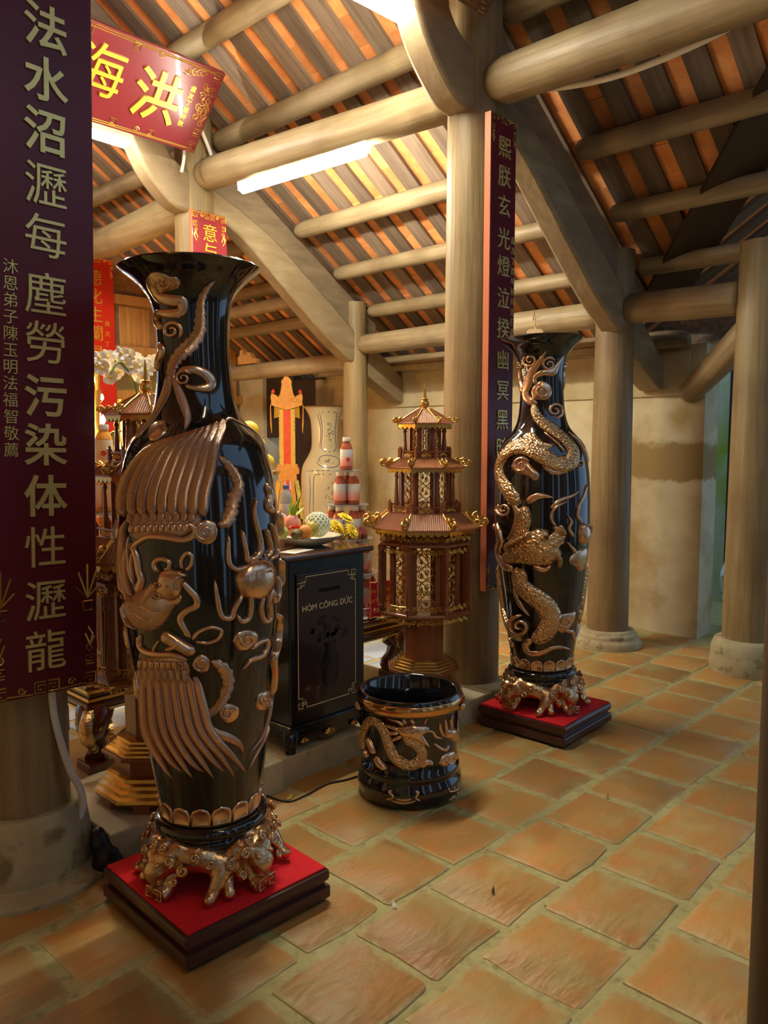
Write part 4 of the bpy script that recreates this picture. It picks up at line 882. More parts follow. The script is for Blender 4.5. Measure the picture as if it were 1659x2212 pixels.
def lantern(label, loc, Z):
    t = thing('pagoda_lantern', label, 'lantern', loc, 0, 'tall pagoda lanterns flanking the altar')
    def face(me, name, m, ap, z, parent=None, off=0.):
        for k in range(8):
            a = k*PI/4; o = link(name, me, m, parent or t, loc=((ap+off)*cos(a), (ap+off)*sin(a), z)); o.rotation_euler = (0, 0, a+PI/2)
    def posts(me, name, m, R, z):
        for a in O8: link(name, me, m, t, loc=(R*cos(a), R*sin(a), z))
    z = Z
    # stepped base
    for k in range(8):
        a = k*PI/4; MB().box((.175*cos(a), .175*sin(a), .014), (.05, .06, .028), a).obj('foot_block', M_lw, t, 0)
    oct_pr(MB(), [(.2, .028), (.2, .035)]).obj('base_plate', M_lw, t, 0)
    def mould(z0, z1, a0, a1): 
        q = []
        for i in range(4):
            f0, f1 = i/4, (i+1)/4; q += [(a0+(a1-a0)*f0, z0+(z1-z0)*(f0+.02)), (a0+(a1-a0)*f0-.002, z0+(z1-z0)*(f0+.17))]
        return oct_pr(MB(), q+[(a1, z1)])
    mould(.035, .115, .205, .15).obj('lower_gilt_moulding', M_gold, t, 25)
    oct_pr(MB(), [(.135, .11), (.135, .165)]).obj('base_neck', M_lw, t, 0)
    oct_pr(MB(), [(.14, .165), (.178, .178), (.178, .19)]).obj('base_ledge', M_lw, t, 0, bevel=.003)
    mould(.19, .238, .165, .115).obj('upper_gilt_moulding', M_gold, t, 25)
    oct_pr(MB(), [(.098, .232), (.098, z['led'])]).obj('shaft', M_lw, t, 0, bevel=.003)
    # lower gallery
    oct_pr(MB(), [(.15, z['led']), (.222, z['led']), (.228, z['led']+.01), (.222, z['led']+.02)]).obj('gallery_floor', M_lw, t, 0, bevel=.002)
    fr = frieze(.165, .036, .0026, 2); fm = fr.mesh('fringe', 60)
    face(fm, 'hanging_fringe', M_gold, .212, z['led']-.02)
    face(fm, 'railing_scroll', M_gold, .214, z['led']+.042)
    face(fm, 'top_scroll', M_gold, .214, z['g1']-.026)
    H = z['g1']-z['led']-.02
    pm = MB().box((0, 0, H/2), (.022, .022, H)).mesh('corner_post', 0); posts(pm, 'corner_post', M_lw, .226, z['led']+.02)
    bm_ = baluster(H-.02, .011).mesh('baluster', 50)
    posts(bm_, 'turned_column', M_lw, .242, z['led']+.02)
    vp = vine_panel(.095, H-.03, .0026).mesh('lattice', 60); face(vp, 'lattice_panel', M_gold, .165, z['led']+.02+H/2)
    fr2 = MB()
    for s in (-1, 1): fr2.box((s*.062, 0, 0), (.024, .016, H))
    fr2 = fr2.mesh('panel_stile', 0)
    for k in range(8):
        a = k*PI/4
        for s in (-1, 1):
            o = MB().box((s*.058, 0, 0), (.022, .014, H)).obj('panel_stile', M_lw, t, 0, loc=(.165*cos(a), .165*sin(a), z['led']+.02+H/2)); o.rotation_euler = (0, 0, a+PI/2)
    oct_pr(MB(), [(.20, z['g1']), (.226, z['g1']), (.226, z['g1']+.012), (.2, z['g1']+.02), (.2, z['g1']+.045)]).obj('gallery_cornice', M_lw, t, 0, bevel=.002)
    oct_pr(MB(), [(.19, z['g1']+.04), (.19, z['e1']-.02)]).obj('cornice_neck', M_lw, t, 0)
    def roof(z0, z1, ap0, ap1, nrib, tag_):
        rf = oct_pr(MB(), [(ap0-.03, z0-.004), (ap0, z0-.006), (ap0+.001, z0), (ap1, z1), (ap1-.02, z1)]).obj(tag_, M_lroof, t, 0)
        L = math.hypot(z1-z0, ap0-ap1); sl = math.atan2(z1-z0, ap0-ap1)
        for k in range(8):
            a = k*PI/4; m = MB()
            w0, w1 = ap0*math.tan(PI/8), ap1*math.tan(PI/8)
            for i in range(nrib):
                u = (i+.5)/nrib*2-1; x0 = u*w0
                q = 0. if abs(x0) <= w1 else (abs(x0)-w1)/(w0-w1)
                # ribs run straight down the slope, stopping at the hips
                top = 1-q
                if top < .08: continue
                p0 = (x0, -ap0, z0+.002); p1 = (x0, -(ap0+(ap1-ap0)*top), z0+(z1-z0)*top+.002)
                m.tube([p0, p1], ap0*.011, 5)
            o = m.obj('roof_rib', M_lroof, rf, 60); o.rotation_euler = (0, 0, a+PI/2); o['kind'] = 'stuff'
            # corner dragon scrolls
            b = O8[k]; s = ap0*.36; g = MB(); fn = lambda r_, zz: (r_, 0, zz)
            R0 = ap0/cos(PI/8); R1 = ap1/cos(PI/8)
            P = [[(R1, z1+.004), ((R0+R1)/2, (z0+z1)/2+.006), (R0, z0+.006), (R0+s*.35, z0+s*.12), (R0+s*.5, z0+s*.32)], curl(R0+s*.3, z0+s*.34, s*.2, 0, 1.2, 1, 9), curl(R0, z0+s*.28, s*.17, PI, 1.2, -1, 9), curl(R0-s*.35, z0+s*.45, s*.18, 0, 1.2, 1, 9),
                 [(R0-s*.1, z0+s*.1), (R0+s*.05, z0+s*.55), (R0+s*.25, z0+s*.62)], [(R0-s*.4, z0+s*.2), (R0-s*.15, z0+s*.42), (R0+s*.1, z0+s*.3)]]
            lines(g, P, ap0*.024, fn, 6)
            o = g.obj('corner_scroll', M_gold, rf, 60); o.rotation_euler = (0, 0, b)
        return rf
    roof(z['e1'], z['t1'], .262, .185, 22, 'lower_roof')
    face(scallop(.2, .03, 6).mesh('valance', 0), 'valance', M_gold, .243, z['e1']-.032)
    face(frieze(.16, .045, .0028, 2).mesh('bracket', 60), 'scroll_bracket', M_gold, .222, z['e1']-.045)
    def tier(zb, zt, apb, apc, ncol, pw):
        hb = .036
        oct_pr(MB(), [(apb, zb), (apb, zb+.006)]).obj('tier_floor', M_lw, t, 0)
        w = 2*apb*math.tan(PI/8)
        for k in range(8):
            a = k*PI/4; m = MB().box((0, 0, hb), (w, .007, .006)); m.box((0, 0, .004), (w, .007, .006))
            o = m.obj('railing', M_lw, t, 0, loc=(apb*cos(a), apb*sin(a), zb)); o.rotation_euler = (0, 0, a+PI/2); o['kind'] = 'stuff'
        face(frieze(w*.78, .026, .0019, 1).mesh('rail_scroll', 60), 'rail_scroll', M_gold, apb, zb+hb*.55)
        pm = MB().box((0, 0, .024), (.013, .013, .048)); pm.lathe([(.004, .048), (.007, .053), (.002, .06)], 8)
        posts(pm.mesh('rail_post', 0), 'rail_post', M_lw, apb/cos(PI/8), zb)
        posts(baluster(zt-zb, .008).mesh('turned_column', 50), 'turned_column', M_lw, apc/cos(PI/8), zb)
        hp = zt-zb-.008; api = apc-.026; wi = 2*api*math.tan(PI/8)
        for a in O8: MB().box((api/cos(PI/8)*cos(a), api/cos(PI/8)*sin(a), zb+hp/2), (.016, .016, hp), a).obj('inner_post', M_lw, t, 0)
        face(vine_panel(wi*.74, hp*.95, .0019).mesh('lattice', 60), 'lattice_panel', M_gold, api, zb+hp/2)
    tier(z['t1'], z['e2']-.012, .172, .140, 8, .06)
    oct_pr(MB(), [(.15, z['e2']-.014), (.16, z['e2']-.004)]).obj('tier_ceiling', M_lw, t, 0)
    roof(z['e2'], z['t2'], .192, .122, 18, 'middle_roof')
    face(scallop(.152, .026, 5).mesh('valance', 0), 'valance', M_gold, .18, z['e2']-.028)
    tier(z['t2'], z['e3']-.012, .122, .098, 8, .05)
    oct_pr(MB(), [(.11, z['e3']-.014), (.12, z['e3']-.004)]).obj('tier_ceiling', M_lw, t, 0)
    roof(z['e3'], z['t3'], .137, .03, 14, 'top_roof')
    face(scallop(.11, .026, 4).mesh('valance', 0), 'valance', M_gold, .128, z['e3']-.028)
    MB().lathe([(.018, z['t3']-.01), (.02, z['t3']), (.012, z['t3']+.008), (.022, z['t3']+.018), (.023, z['t3']+.032), (.014, z['t3']+.045), (.02, z['t3']+.05), (.009, z['t3']+.055), (.006, z['t3']+.09), (.002, z['tip'])], 20).obj('finial', M_gold, t, 50)
    return t
LC = (3.01, 2.59, .122)
zz = lambda py: at_v(919, py, LC).z-.122
ZL = dict(led=zz(1318), g1=zz(1172), e1=zz(1135), t1=zz(1106), e2=zz(1008), t2=zz(990), e3=zz(915), t3=zz(884), tip=zz(828))
ln = lantern('tall gilt wooden pagoda lantern in front of the column with couplet board', LC, ZL)
dup(ln, (1.5, 2.63, .13), 0, 'matching pagoda lantern half hidden behind the phoenix vase')
# railing halves and ribs copied with it
# ================================================================ donation box
M_black = mat('black_paint', (.007, .008, .010), .25, coat=.3)
M_dpanel = mat('dark_panel', (.022, .007, .006), .3, coat=.3)
M_inlay = mat('dark_inlay', (.004, .006, .010), .2)
M_cream = mat('cream_paint', (.72, .62, .34), .45)
bx0, bx1, by0, by1 = 2.09, 2.535, 2.545, 2.93
box = thing('donation_box', 'black lacquered donation box with gold line frame and lettering', 'box', ((bx0+bx1)/2, (by0+by1)/2, .122))
bw, bd = bx1-bx0, by1-by0
MB().box((0, 0, .46), (bw, bd, .74)).obj('body', M_black, box, 0, bevel=.006)
MB().box((0, 0, .842), (bw+.09, bd+.05, .026)).obj('top_board', mat('top_wood', (.05, .02, .012), .18, col2=(.075, .03, .016), nscale=3, stretch=(1, 7, 7), coat=.6), box, 0, bevel=.01)
MB().box((0, 0, .10), (bw+.03, bd+.03, .03)).obj('base_moulding', M_black, box, 0, bevel=.008)
MB().box((0, 0, .075), (bw+.012, bd+.012, .03)).obj('base_moulding', M_black, box, 0, bevel=.006)
fy = -bd/2
MB().box((-.012, fy-.003, .47), (.35, .012, .60)).obj('front_panel', M_dpanel, box, 0, bevel=.003)
def sq(cx, cz, s): return [(cx-s, cz-s), (cx+s, cz-s), (cx+s, cz+s), (cx-s, cz+s), (cx-s, cz-s)]
w2, z0, z1 = .17, .185, .755; P = []
for sx in (-1, 1):
    for zc, sz in ((z0, 1), (z1, -1)):
        P += [sq(-.012+sx*(w2-.012), zc+sz*.012, .012), [(-.012+sx*(w2-.012), zc+sz*.024), (-.012+sx*(w2-.012), zc+sz*.012), (-.012+sx*(w2-.04), zc+sz*.012)][:0] or sq(-.012+sx*(w2-.024), zc+sz*.026, .012)[:3]]
    P.append([(-.012+sx*w2, z0+.045), (-.012+sx*w2, z1-.045)])
for zc, sz in ((z0, 1), (z1, -1)): P.append([(-.012-w2+.045, zc), (-.012+w2-.045, zc)])
for sx in (-1, 1):
    for zc, sz in ((z0, 1), (z1, -1)): P += [[(-.012+sx*w2, zc+sz*.045), (-.012+sx*(w2-.022), zc+sz*.045), (-.012+sx*(w2-.022), zc+sz*.024)], [(-.012+sx*(w2-.045), zc), (-.012+sx*(w2-.045), zc+sz*.022), (-.012+sx*(w2-.024), zc+sz*.022)]]
lines(MB(), P, .0019, lambda a_, b_: (a_, fy-.0095, b_), 4).obj('gold_line_frame', M_cream, box, 0)
me = glyphs('HÒM CÔNG ĐỨC', .037, .0015, 0); o = link('lettering', me, M_cream, box, loc=(-.012, fy-.011, .617)); o.rotation_euler = (PI/2, 0, 0)
MB().box((0, fy-.008, .685), (.13, .006, .018)).obj('coin_slot', mat('slot_black', (.002, .002, .002), .9), box, 0, bevel=.004)
iv = MB().lathe([(.03, .25), (.05, .29), (.055, .35), (.035, .40), (.028, .43), (.04, .45)], 16); iv.v = [(x, fy-.009-max(0, -y)*.08, z) for x, y, z in iv.v]; iv.obj('vase_inlay', M_inlay, box)
R = random.Random(3); m = MB()
for i in range(34):
    a_ = R.uniform(.1, PI-.1); q = R.uniform(.03, .13); cx, cz = q*cos(a_)*.9, .45+q*sin(a_)*1.0; s_ = R.uniform(.007, .014); th = R.uniform(0, PI)
    m.add([(cx+s_*cos(th+k*PI/3)*(1.6 if k % 3 == 0 else .7), fy-.0102, cz+s_*sin(th+k*PI/3)*(1.6 if k % 3 == 0 else .7)) for k in range(6)], [tuple(range(6))])
o = m.obj('flower_inlay', M_inlay, box, 0); o['kind'] = 'stuff'
ap = [(-bw/2+.03, .065), (bw/2-.03, .065)]; lo = spline([(bw/2-.03, .03), (bw/2-.07, .02), (.08, .032), (.03, .012), (0, .006), (-.03, .012), (-.08, .032), (-bw/2+.07, .02), (-bw/2+.03, .03)], 4)
MB().prism(ap+lo, fy+.002, fy+.02, lambda u_, v_, t_: (u_, t_, v_)).obj('apron', M_dpanel, box, 0, bevel=.003)
for cx, s_ in ((0., 1.), (-.15, .7), (.15, .7)):
    m = MB()
    for k in range(7):
        a_ = PI*(.08+.84*k/6); m.tube([(cx, fy-.004, .032), (cx+.022*s_*cos(a_), fy-.012, .034+.022*s_*sin(a_)), (cx+.036*s_*cos(a_), fy-.006, .034+.03*s_*sin(a_))], [.003, .008*s_, .001], 6)
    m.obj('gilt_lotus', M_gold, box, 60)
for sx in (-1, 1):
    for sy in (-1, 1):
        m = MB(); m.tube(spline([(sx*(bw/2-.01), sy*(bd/2-.01), .085), (sx*(bw/2+.012), sy*(bd/2+.012), .055), (sx*(bw/2-.005), sy*(bd/2-.005), .022), (sx*(bw/2+.012), sy*(bd/2+.012), .010)], 4), [.034]*4+[.03]*4+[.022]*4+[.024], 8)
        m.v = [(x, y, max(z, 0.)) for x, y, z in m.v]; m.obj('foot', M_black, box, 60)
# ================================================================ offerings on the box
TOPZ = .122+.855
M_por = mat('pale_glaze', (.62, .58, .42), .18, coat=.4)
pc = (2.375, 2.745)
pl = thing('fruit_plate', 'wide pale ceramic plate of fruit on the donation box', 'plate', (*pc, TOPZ))
MB().lathe([(.06, 0), (.065, .003), (.11, .016), (.148, .040), (.153, .046), (.148, .047), (.105, .024), (.05, .012), (.0005, .012)], 48, cap=False).obj('dish', M_por, pl, 60)
MB().lathe([(.1535, .044), (.1545, .0465), (.150, .0485), (.147, .046)], 48, cap=False).obj('blue_rim', mat('rim_blue', (.10, .12, .14), .2), pl, 60)
def fruit(name, label, px, py, y, r, m, sq_=1., extra=None, rot=0.):
    p = at_y(px, py, y); t = thing(name, label, 'fruit', p, rot, 'offerings on the fruit plate')
    pr = [(r*sin(PI*k/12)*(1+.04*sin(PI*k/6)), -r*cos(PI*k/12)*sq_) for k in range(13)]; pr[0] = (.0008, pr[0][1]); pr[-1] = (.0008, pr[-1][1]+(-.006 if sq_ > .85 else 0))
    MB().lathe(pr, 20).obj('flesh', m, t, 60)
    MB().tube([(0, 0, r*sq_*.9), (.002, .001, r*sq_+.012)], .0018, 6).obj('stem', mat('stem_brown', (.08, .05, .02), .8), t)
    return t
M_or = mat('orange_skin', (.85, .30, .03), .4, bump=.3, bscale=220); M_ye = mat('pomelo_skin', (.80, .52, .02), .42, col2=(.85, .60, .05), nscale=12, bump=.3, bscale=160)
M_gr = mat('green_apple', (.48, .55, .10), .3, col2=(.6, .6, .14), nscale=14); M_pk = mat('pink_skin', (.75, .22, .16), .4, col2=(.85, .45, .30), nscale=18)
fruit('orange', 'round orange at the front of the fruit plate', 659, 1150, 2.67, .034, M_or)
fruit('mango', 'yellow green mango behind the orange on the plate', 672, 1143, 2.68, .036, mat('mango', (.55, .40, .05), .4, col2=(.40, .38, .06), nscale=9), 1.)
fruit('apple', 'green apple at the left of the fruit plate', 607, 1150, 2.70, .033, M_gr, .92)
fruit('apple', 'small yellow apple behind the phoenix vase on the plate', 588, 1152, 2.73, .03, M_ye, .95)
dr = fruit('dragon_fruit', 'pink dragon fruit with green leaves on the plate', 632, 1135, 2.76, .042, M_pk, 1.25)
for k in range(7):
    a_ = k*.9; m = MB(); L = .045+.03*(k % 3)
    m.tube([(.01*cos(a_), .01*sin(a_), .035), (.022*cos(a_)+.012, .022*sin(a_), .035+L*.5), (.03*cos(a_)+.035, .03*sin(a_), .035+L)], [.006, .010, .001], 6, flat=.3)
    m.obj('leaf', mat('fruit_leaf', (.30, .48, .04), .4, col2=(.55, .55, .06), nscale=20), dr, 60)
fruit('rose_apple', 'pale pink apple at the back of the fruit plate', 606, 1124, 2.84, .036, M_pk, .95)
p = at_y(686, 1133, 2.74)
ml = thing('melon', 'round melon wrapped in white foam net on the plate', 'fruit', p, 0, 'offerings on the fruit plate')
MB().lathe([(max(.0008, .056*sin(PI*k/14)), -.056*cos(PI*k/14)) for k in range(15)], 24).obj('rind', mat('melon_rind', (.55, .62, .35), .5), ml, 60)
m = MB()
for k in range(14):
    for s_ in (-1, 1):
        m.tube([(.0575*sin(PI*j/14)*cos(2*PI*k/14+s_*j*.22), .0575*sin(PI*j/14)*sin(2*PI*k/14+s_*j*.22), -.0575*cos(PI*j/14)) for j in range(1, 14)], .0034, 4)
o = m.obj('foam_net', mat('foam_white', (.80, .84, .66), .8), ml, 60); o['kind'] = 'stuff'
p = at_y(641, 1153, 2.66); pa = thing('pineapple', 'small pineapple lying at the front of the fruit plate', 'fruit', p, .4, 'offerings on the fruit plate')
MB().lathe([(.0008, -.03), (.016, -.026), (.022, 0), (.018, .024), (.0008, .03)], 14).obj('body', mat('pineapple_skin', (.25, .18, .04), .6, col2=(.12, .10, .02), nscale=90, bump=1., bscale=120), pa, 60); pa.rotation_euler = (0, 1.4, .4)
for k in range(3):
    p = at_y(633+k*9, 1141-k, 2.69); o = MB().tube(spline([(-.022, 0, 0), (0, .004, .006), (.02, 0, .002), (.03, -.003, .004)], 3), [.005]*5+[.0045]*4+[.001], 7)
    m = MB(); m.tube(spline([(-.022, 0, 0), (0, .004, .006), (.02, 0, .002), (.03, -.003, .004)], 3), [.005, .0055, .0055, .005, .005, .0045, .004, .0035, .002, .001], 7)
    tag(m.obj('chilli', mat('chilli_red', (.7, .03, .015), .25), None, 60, loc=p), ('red chilli lying between apple and orange', 'second red chilli in front of the dragon fruit', 'red chilli closest to the orange')[k], 'chilli', 'offerings on the fruit plate')
# paper slip and yellow chrysanthemums
m = MB().box((0, 0, .0008), (.15, .085, .0012), .25); tag(m.obj('paper_sheet', mat('paper', (.72, .72, .62), .8), None, 0, loc=(2.20, 2.625, TOPZ)), 'white paper sheet on the donation box top beside the plate', 'paper')
def mum(label, px, py, y, tilt):
    p = at_y(px, py, y); t = thing('chrysanthemum', label, 'flower', p, 0, 'yellow flowers beside the plate'); t.rotation_euler = tilt; t.scale = (1.35,)*3
    M_y = mat('mum_petal', (.88, .62, .015), .5, col2=(.92, .72, .05), nscale=30)
    me = MB(); me.tube([(0, 0, 0), (.012, 0, .004), (.026, 0, .006), (.036, 0, .001)], [.002, .0045, .005, .0012], 6, flat=.35); me = me.mesh('petal', 60)
    for ring, (n, up, sc) in enumerate(((18, .1, 1.), (16, .5, .85), (12, .95, .65), (8, 1.3, .45))):
        for k in range(n):
            o = link('petal', me, M_y, t); o.rotation_euler = (0, -up, 2*PI*k/n+ring*.3); o.scale = (sc,)*3
    MB().tube([(0, 0, 0), (.004, 0, -.03), (.012, 0, -.075)], .0026, 6).obj('stem', mat('stem_green', (.14, .22, .04), .6), t)
mum('yellow chrysanthemum drooping at the right corner of the box', 757, 1150, 2.70, (.9, .5, 0)); mum('yellow chrysanthemum leaning on the plate edge', 724, 1140, 2.82, (.7, -.3, .4)); mum('yellow chrysanthemum lying low between plate and bottles', 735, 1152, 2.78, (1.1, .1, 1.)); mum('small yellow chrysanthemum nearest the melon', 745, 1122, 2.92, (.5, -.2, .8))
# ================================================================ low altar table
tx0, tx1, ty0, ty1, tz = 1.40, 3.27, 2.955, 3.62, .487
tb = thing('altar_table', 'long low red and gold altar table with carved curved legs', 'table', ((tx0+tx1)/2, (ty0+ty1)/2, .12))
tw, td, th = tx1-tx0, ty1-ty0, tz-.12
def tslab(n, dx, z0, z1, m, bev=.004): MB().box((0, 0, (z0+z1)/2), (tw+dx, td+dx, z1-z0)).obj(n, m, tb, 0, bevel=bev)
tslab('table_top', .04, th-.018, th, M_redw); tslab('gilt_moulding', .02, th-.034, th-.018, M_gold); tslab('upper_frieze', -.01, th-.056, th-.034, M_redw); tslab('gilt_moulding', .01, th-.072, th-.056, M_gold); tslab('apron', .03, th-.10, th-.072, M_redw, .01); tslab('gilt_edge', .035, th-.112, th-.10, M_gold)
for sx in (-1, 1):
    for sy in (-1, 1):
        X, Y = sx*(tw/2-.06), sy*(td/2-.06); m = MB()
        m.tube(spline([(X, Y, th-.11), (X+sx*.035, Y+sy*.035, th-.16), (X+sx*.01, Y+sy*.01, th-.24), (X-sx*.015, Y-sy*.015, .075), (X+sx*.02, Y+sy*.02, .04)], 5), [.075]*4+[.07, .07, .065, .06, .055, .048, .042, .038, .036, .036, .036, .038, .04, .042, .044, .045, .046], 10)
        lg = m.obj('curved_leg', M_redw, tb, 60)
        MB().box((X+sx*.012, Y+sy*.012, .022), (.12, .12, .044)).obj('foot_block', M_redw, lg, 0, bevel=.008)
        g = MB(); g.tube(spline([(X+sx*.055, Y+sy*.055, th-.115), (X+sx*.095, Y+sy*.095, th-.17), (X+sx*.05, Y+sy*.05, th-.25), (X+sx*.012, Y+sy*.012, .06)], 5), [.03]*4+[.028]*5+[.02]*5+[.016, .014], 8)
        g.obj('gilt_mask', M_cgold, lg, 60)
        g = MB(); lines(g, [curl(0, 0, .035, 0, 1.3), curl(.03, -.05, .026, 1, 1.3), curl(-.02, .05, .02, 2, 1.2)], .006, lambda a_, b_: (X+a_*.7, Y+sy*.075, th-.17+b_), 6); g.obj('gilt_scroll', M_gold, lg, 60)
# ================================================================ towers of drink bottles
def bottle_proto(juice, lab, name):
    def make(label, loc, rz, group):
        t = thing('drink_bottle', label, 'bottle', loc, rz, group)
        if name not in PROTO:
            r = .0355
            body = MB().lathe([(r*.9, 0), (r, .004), (r, .115), (r*.97, .122), (r*.8, .138), (r*.55, .148), (r*.5, .155), (r*.5, .162)], 20)
            cap = MB().lathe([(r*.60, .156), (r*.62, .158), (r*.62, .176), (r*.58, .179), (.001, .179)], 20, cap=False)
            lb = MB().lathe([(r*1.012, .022), (r*1.018, .023), (r*1.018, .112), (r*1.012, .113)], 20, cap=False)
            pr = MB()
            for i in range(5):       # printed fruit on the label
                a_ = i*2*PI/5; cx, cz = .007*cos(a_), .058+.007*sin(a_)
                pr.add([((r*1.03)*cos((cx+.006*cos(k*PI/3))/r), (r*1.03)*sin((cx+.006*cos(k*PI/3))/r), cz+.006*sin(k*PI/3)) for k in range(6)], [tuple(range(6))])
            PROTO[name] = [x.mesh('bottle', 50) for x in (body, cap, lb)]+[pr.mesh('print', 0)]
        b_, c_, l_, p_ = PROTO[name]
        link('juice_body', b_, juice, t); link('cap', c_, M_capw, t); q = link('label_band', l_, lab, t); link('printed_fruit', p_, M_print, q)
        return t
    return make
PROTO = {}; ORD = ('first', 'second', 'third', 'fourth', 'fifth', 'sixth', 'seventh', 'eighth'); M_capw = mat('cap_white', (.80, .80, .74), .4); M_print = mat('print_red', (.70, .05, .02), .5)
def labmat(nm, top, bot):
    m = mat(nm, top, .35); nt = m.node_tree; N = nt.nodes; L = nt.links; tc = N.new('ShaderNodeTexCoord'); sp_ = N.new('ShaderNodeSeparateXYZ'); rp = N.new('ShaderNodeValToRGB')
    L.new(tc.outputs['Generated'], sp_.inputs[0]); L.new(sp_.outputs[2], rp.inputs[0]); e_ = rp.color_ramp.elements; e_[0].color = (*bot, 1); e_[1].color = (*top, 1); e_[0].position = .1; e_[1].position = .75
    L.new(rp.outputs[0], N['Principled BSDF'].inputs['Base Color']); return m
pinkb = bottle_proto(mat('pink_juice', (.33, .075, .04), .12, col2=(.45, .12, .06), nscale=30, coat=.5), labmat('pink_label', (.66, .78, .84), (.80, .30, .24)), 'p')
orab = bottle_proto(mat('orange_juice', (.80, .34, .05), .12, col2=(.9, .45, .10), nscale=30, coat=.5), labmat('orange_label', (.86, .72, .50), (.85, .50, .25)), 'o')
M_disc = mat('clear_disc', (.75, .78, .78), .1, trans=.85)
def tower(make, cx, cy, ztop, what, gname, stand):
    H = .181; T_ = ((1, 0.), (3, .043), (6, .082), (8, .108), (10, .135))
    for k, (n, R_) in enumerate(T_):
        z = ztop-k*H-.006*k
        nm = ('topmost', 'second tier', 'third tier', 'fourth tier', 'lowest tier')[k]
        pos = []
        for i in range(n):
            a_ = 2*PI*i/n+.5*k+.35
            p_ = Vector((cx+R_*cos(a_), cy+R_*sin(a_), z)); pos.append((round((p_-Vector((cx, cy, z))).dot(RT), 4), (p_-Vector((cx, cy, z))).dot(FW) > .25*R_+.001, p_, a_*1.7+3.6))
        fr_ = sorted([q for q in pos if not q[1]], key=lambda q: q[0])
        for i, (sx_, back, p_, rz_) in enumerate(fr_+[q for q in pos if q[1]]):
            tw_ = 'right' if stand else 'left'
            lb = '%s drink bottle at the top of the %s tower' % (what, tw_) if n == 1 else '%s drink bottle at the back of the %s, %s tower' % (what, nm, tw_) if back else '%s drink bottle, %s from left in the %s of the %s tower' % (what, ORD[i], nm, tw_)
            make(lb, p_, rz_, gname+' '+nm)
        if k: tag(MB().lathe([(R_+.037, 0), (R_+.039, .002), (R_+.037, .005)], 40).obj('clear_tray', M_disc, None, 40, loc=(cx, cy, z+H)), 'clear round tray on the %s of the %s bottle tower' % (nm, what), 'tray')
    zb = ztop-4*H-.024
    if zb > tz+.01: tag(MB().lathe([(.16, 0), (.175, .006), (.15, zb-tz-.008), (.172, zb-tz)], 40).obj('tower_stand', M_white, None, 40, loc=(cx, cy, tz)), 'low round stand under the %s bottle tower' % what, 'stand')
tower(pinkb, 3.0, 3.145, 1.297, 'pink', 'pink bottles', True)
tower(orab, 1.60, 3.16, 1.345, 'orange', 'orange bottles', False)
# red notice on the table
sg = Board('notice_card', 'small crimson scalloped notice card standing below the bottles', 'card', at_y(822, 1287, 2.945), .17, .20, .006, mat('crimson_card', (.62, .015, .05), .4))
for tx, v_, s_, mm_ in (('BẢN TRỤ PHẬT', .045, .026, M_bright), ('DI TÍCH HỌC', -.008, .026, M_bright), ('Kính Lễ', -.06, .036, M_cream)): sg.text(tx, 0, v_, s_, mm_, 'lettering', .0008, 0)
pts = [(-.085, -.1), (-.05, -.094), (-.02, -.1), (0, -.108), (.02, -.1), (.05, -.094), (.085, -.1), (.08, -.05), (.085, 0), (.08, .05), (.085, .1), (.05, .094), (.02, .1), (0, .108), (-.02, .1), (-.05, .094), (-.085, .1), (-.08, .05), (-.085, 0), (-.08, -.05), (-.085, -.1)]
sg.fret([[(a_*1.0, b_*1.0) for a_, b_ in pts]], .002, M_cream, 'scalloped_edge')
MB().prism([(-.07, 0), (.07, 0), (.07, .02), (-.07, .02)], 0, .03, lambda u_, v_, t_: (u_, .003+t_, v_-.1)).obj('easel_foot', mat('crimson_card', (0, 0, 0)), sg.t, 0)
sg.t.location.z = tz+.112
# ================================================================ pomelo stack on a tray stand
st_ = thing('tray_stand', 'tall gilt tray stand holding stacked yellow pomelos', 'stand', (2.43, 3.26, tz))
MB().lathe([(.09, 0), (.09, .02), (.03, .06), (.022, .2), (.03, .5), (.022, .7), (.05, .79), (.15, .80), (.155, .815), (.148, .818), (.14, .808)], 36).obj('stem_and_tray', M_gold, st_, 50)
zt = tz+.81
for k, (dx, dy, dz) in enumerate(((-.055, -.056, .048), (.055, -.056, .048), (.055, .056, .048), (-.055, .056, .048), (0, -.058, .132), (.052, .032, .132), (-.052, .032, .132), (.0, .0, .213))):
    p = Vector((2.43+dx, 3.26+dy, zt+dz)); t = thing('pomelo', ('front left', 'front right', 'rear right', 'rear left', 'front', 'right', 'left', 'topmost')[k]+(' yellow pomelo on the tray, bottom layer' if k < 4 else ' yellow pomelo in the middle layer of the stack' if k < 7 else ' yellow pomelo crowning the fruit stack'), 'fruit', p, k, 'stacked yellow pomelos, row %d' % (0 if k < 4 else 1 if k < 7 else 2))
    r_ = .049; MB().lathe([(max(.001, r_*sin(PI*j/12)), -r_*cos(PI*j/12)*.95) for j in range(13)], 20).obj('flesh', M_ye, t, 60)
    MB().lathe([(.004, .045), (.005, .047), (.001, .049)], 8).obj('stem_scar', MATS['stem_green'], t)
wb_ = thing('water_bottle', 'small water bottle with blue cap beside the fruit', 'bottle', at_y(618, 1112, 3.06)-Vector((0, 0, .02)))
MB().lathe([(.028, 0), (.03, .004), (.03, .06), (.028, .1), (.026, .125), (.012, .145), (.012, .155)], 20).obj('body', mat('clear_water', (.8, .85, .9), .08, trans=.7), wb_, 50)
MB().lathe([(.0305, .02), (.031, .022), (.031, .075), (.0305, .077)], 20, cap=False).obj('label_band', mat('pale_label', (.70, .66, .60), .5), wb_)
MB().lathe([(.014, .15), (.015, .152), (.015, .168), (.001, .17)], 16, cap=False).obj('cap', mat('blue_cap', (.12, .22, .55), .4), wb_)
bz = at_y(618, 1112, 3.06)-Vector((0, 0, .02))
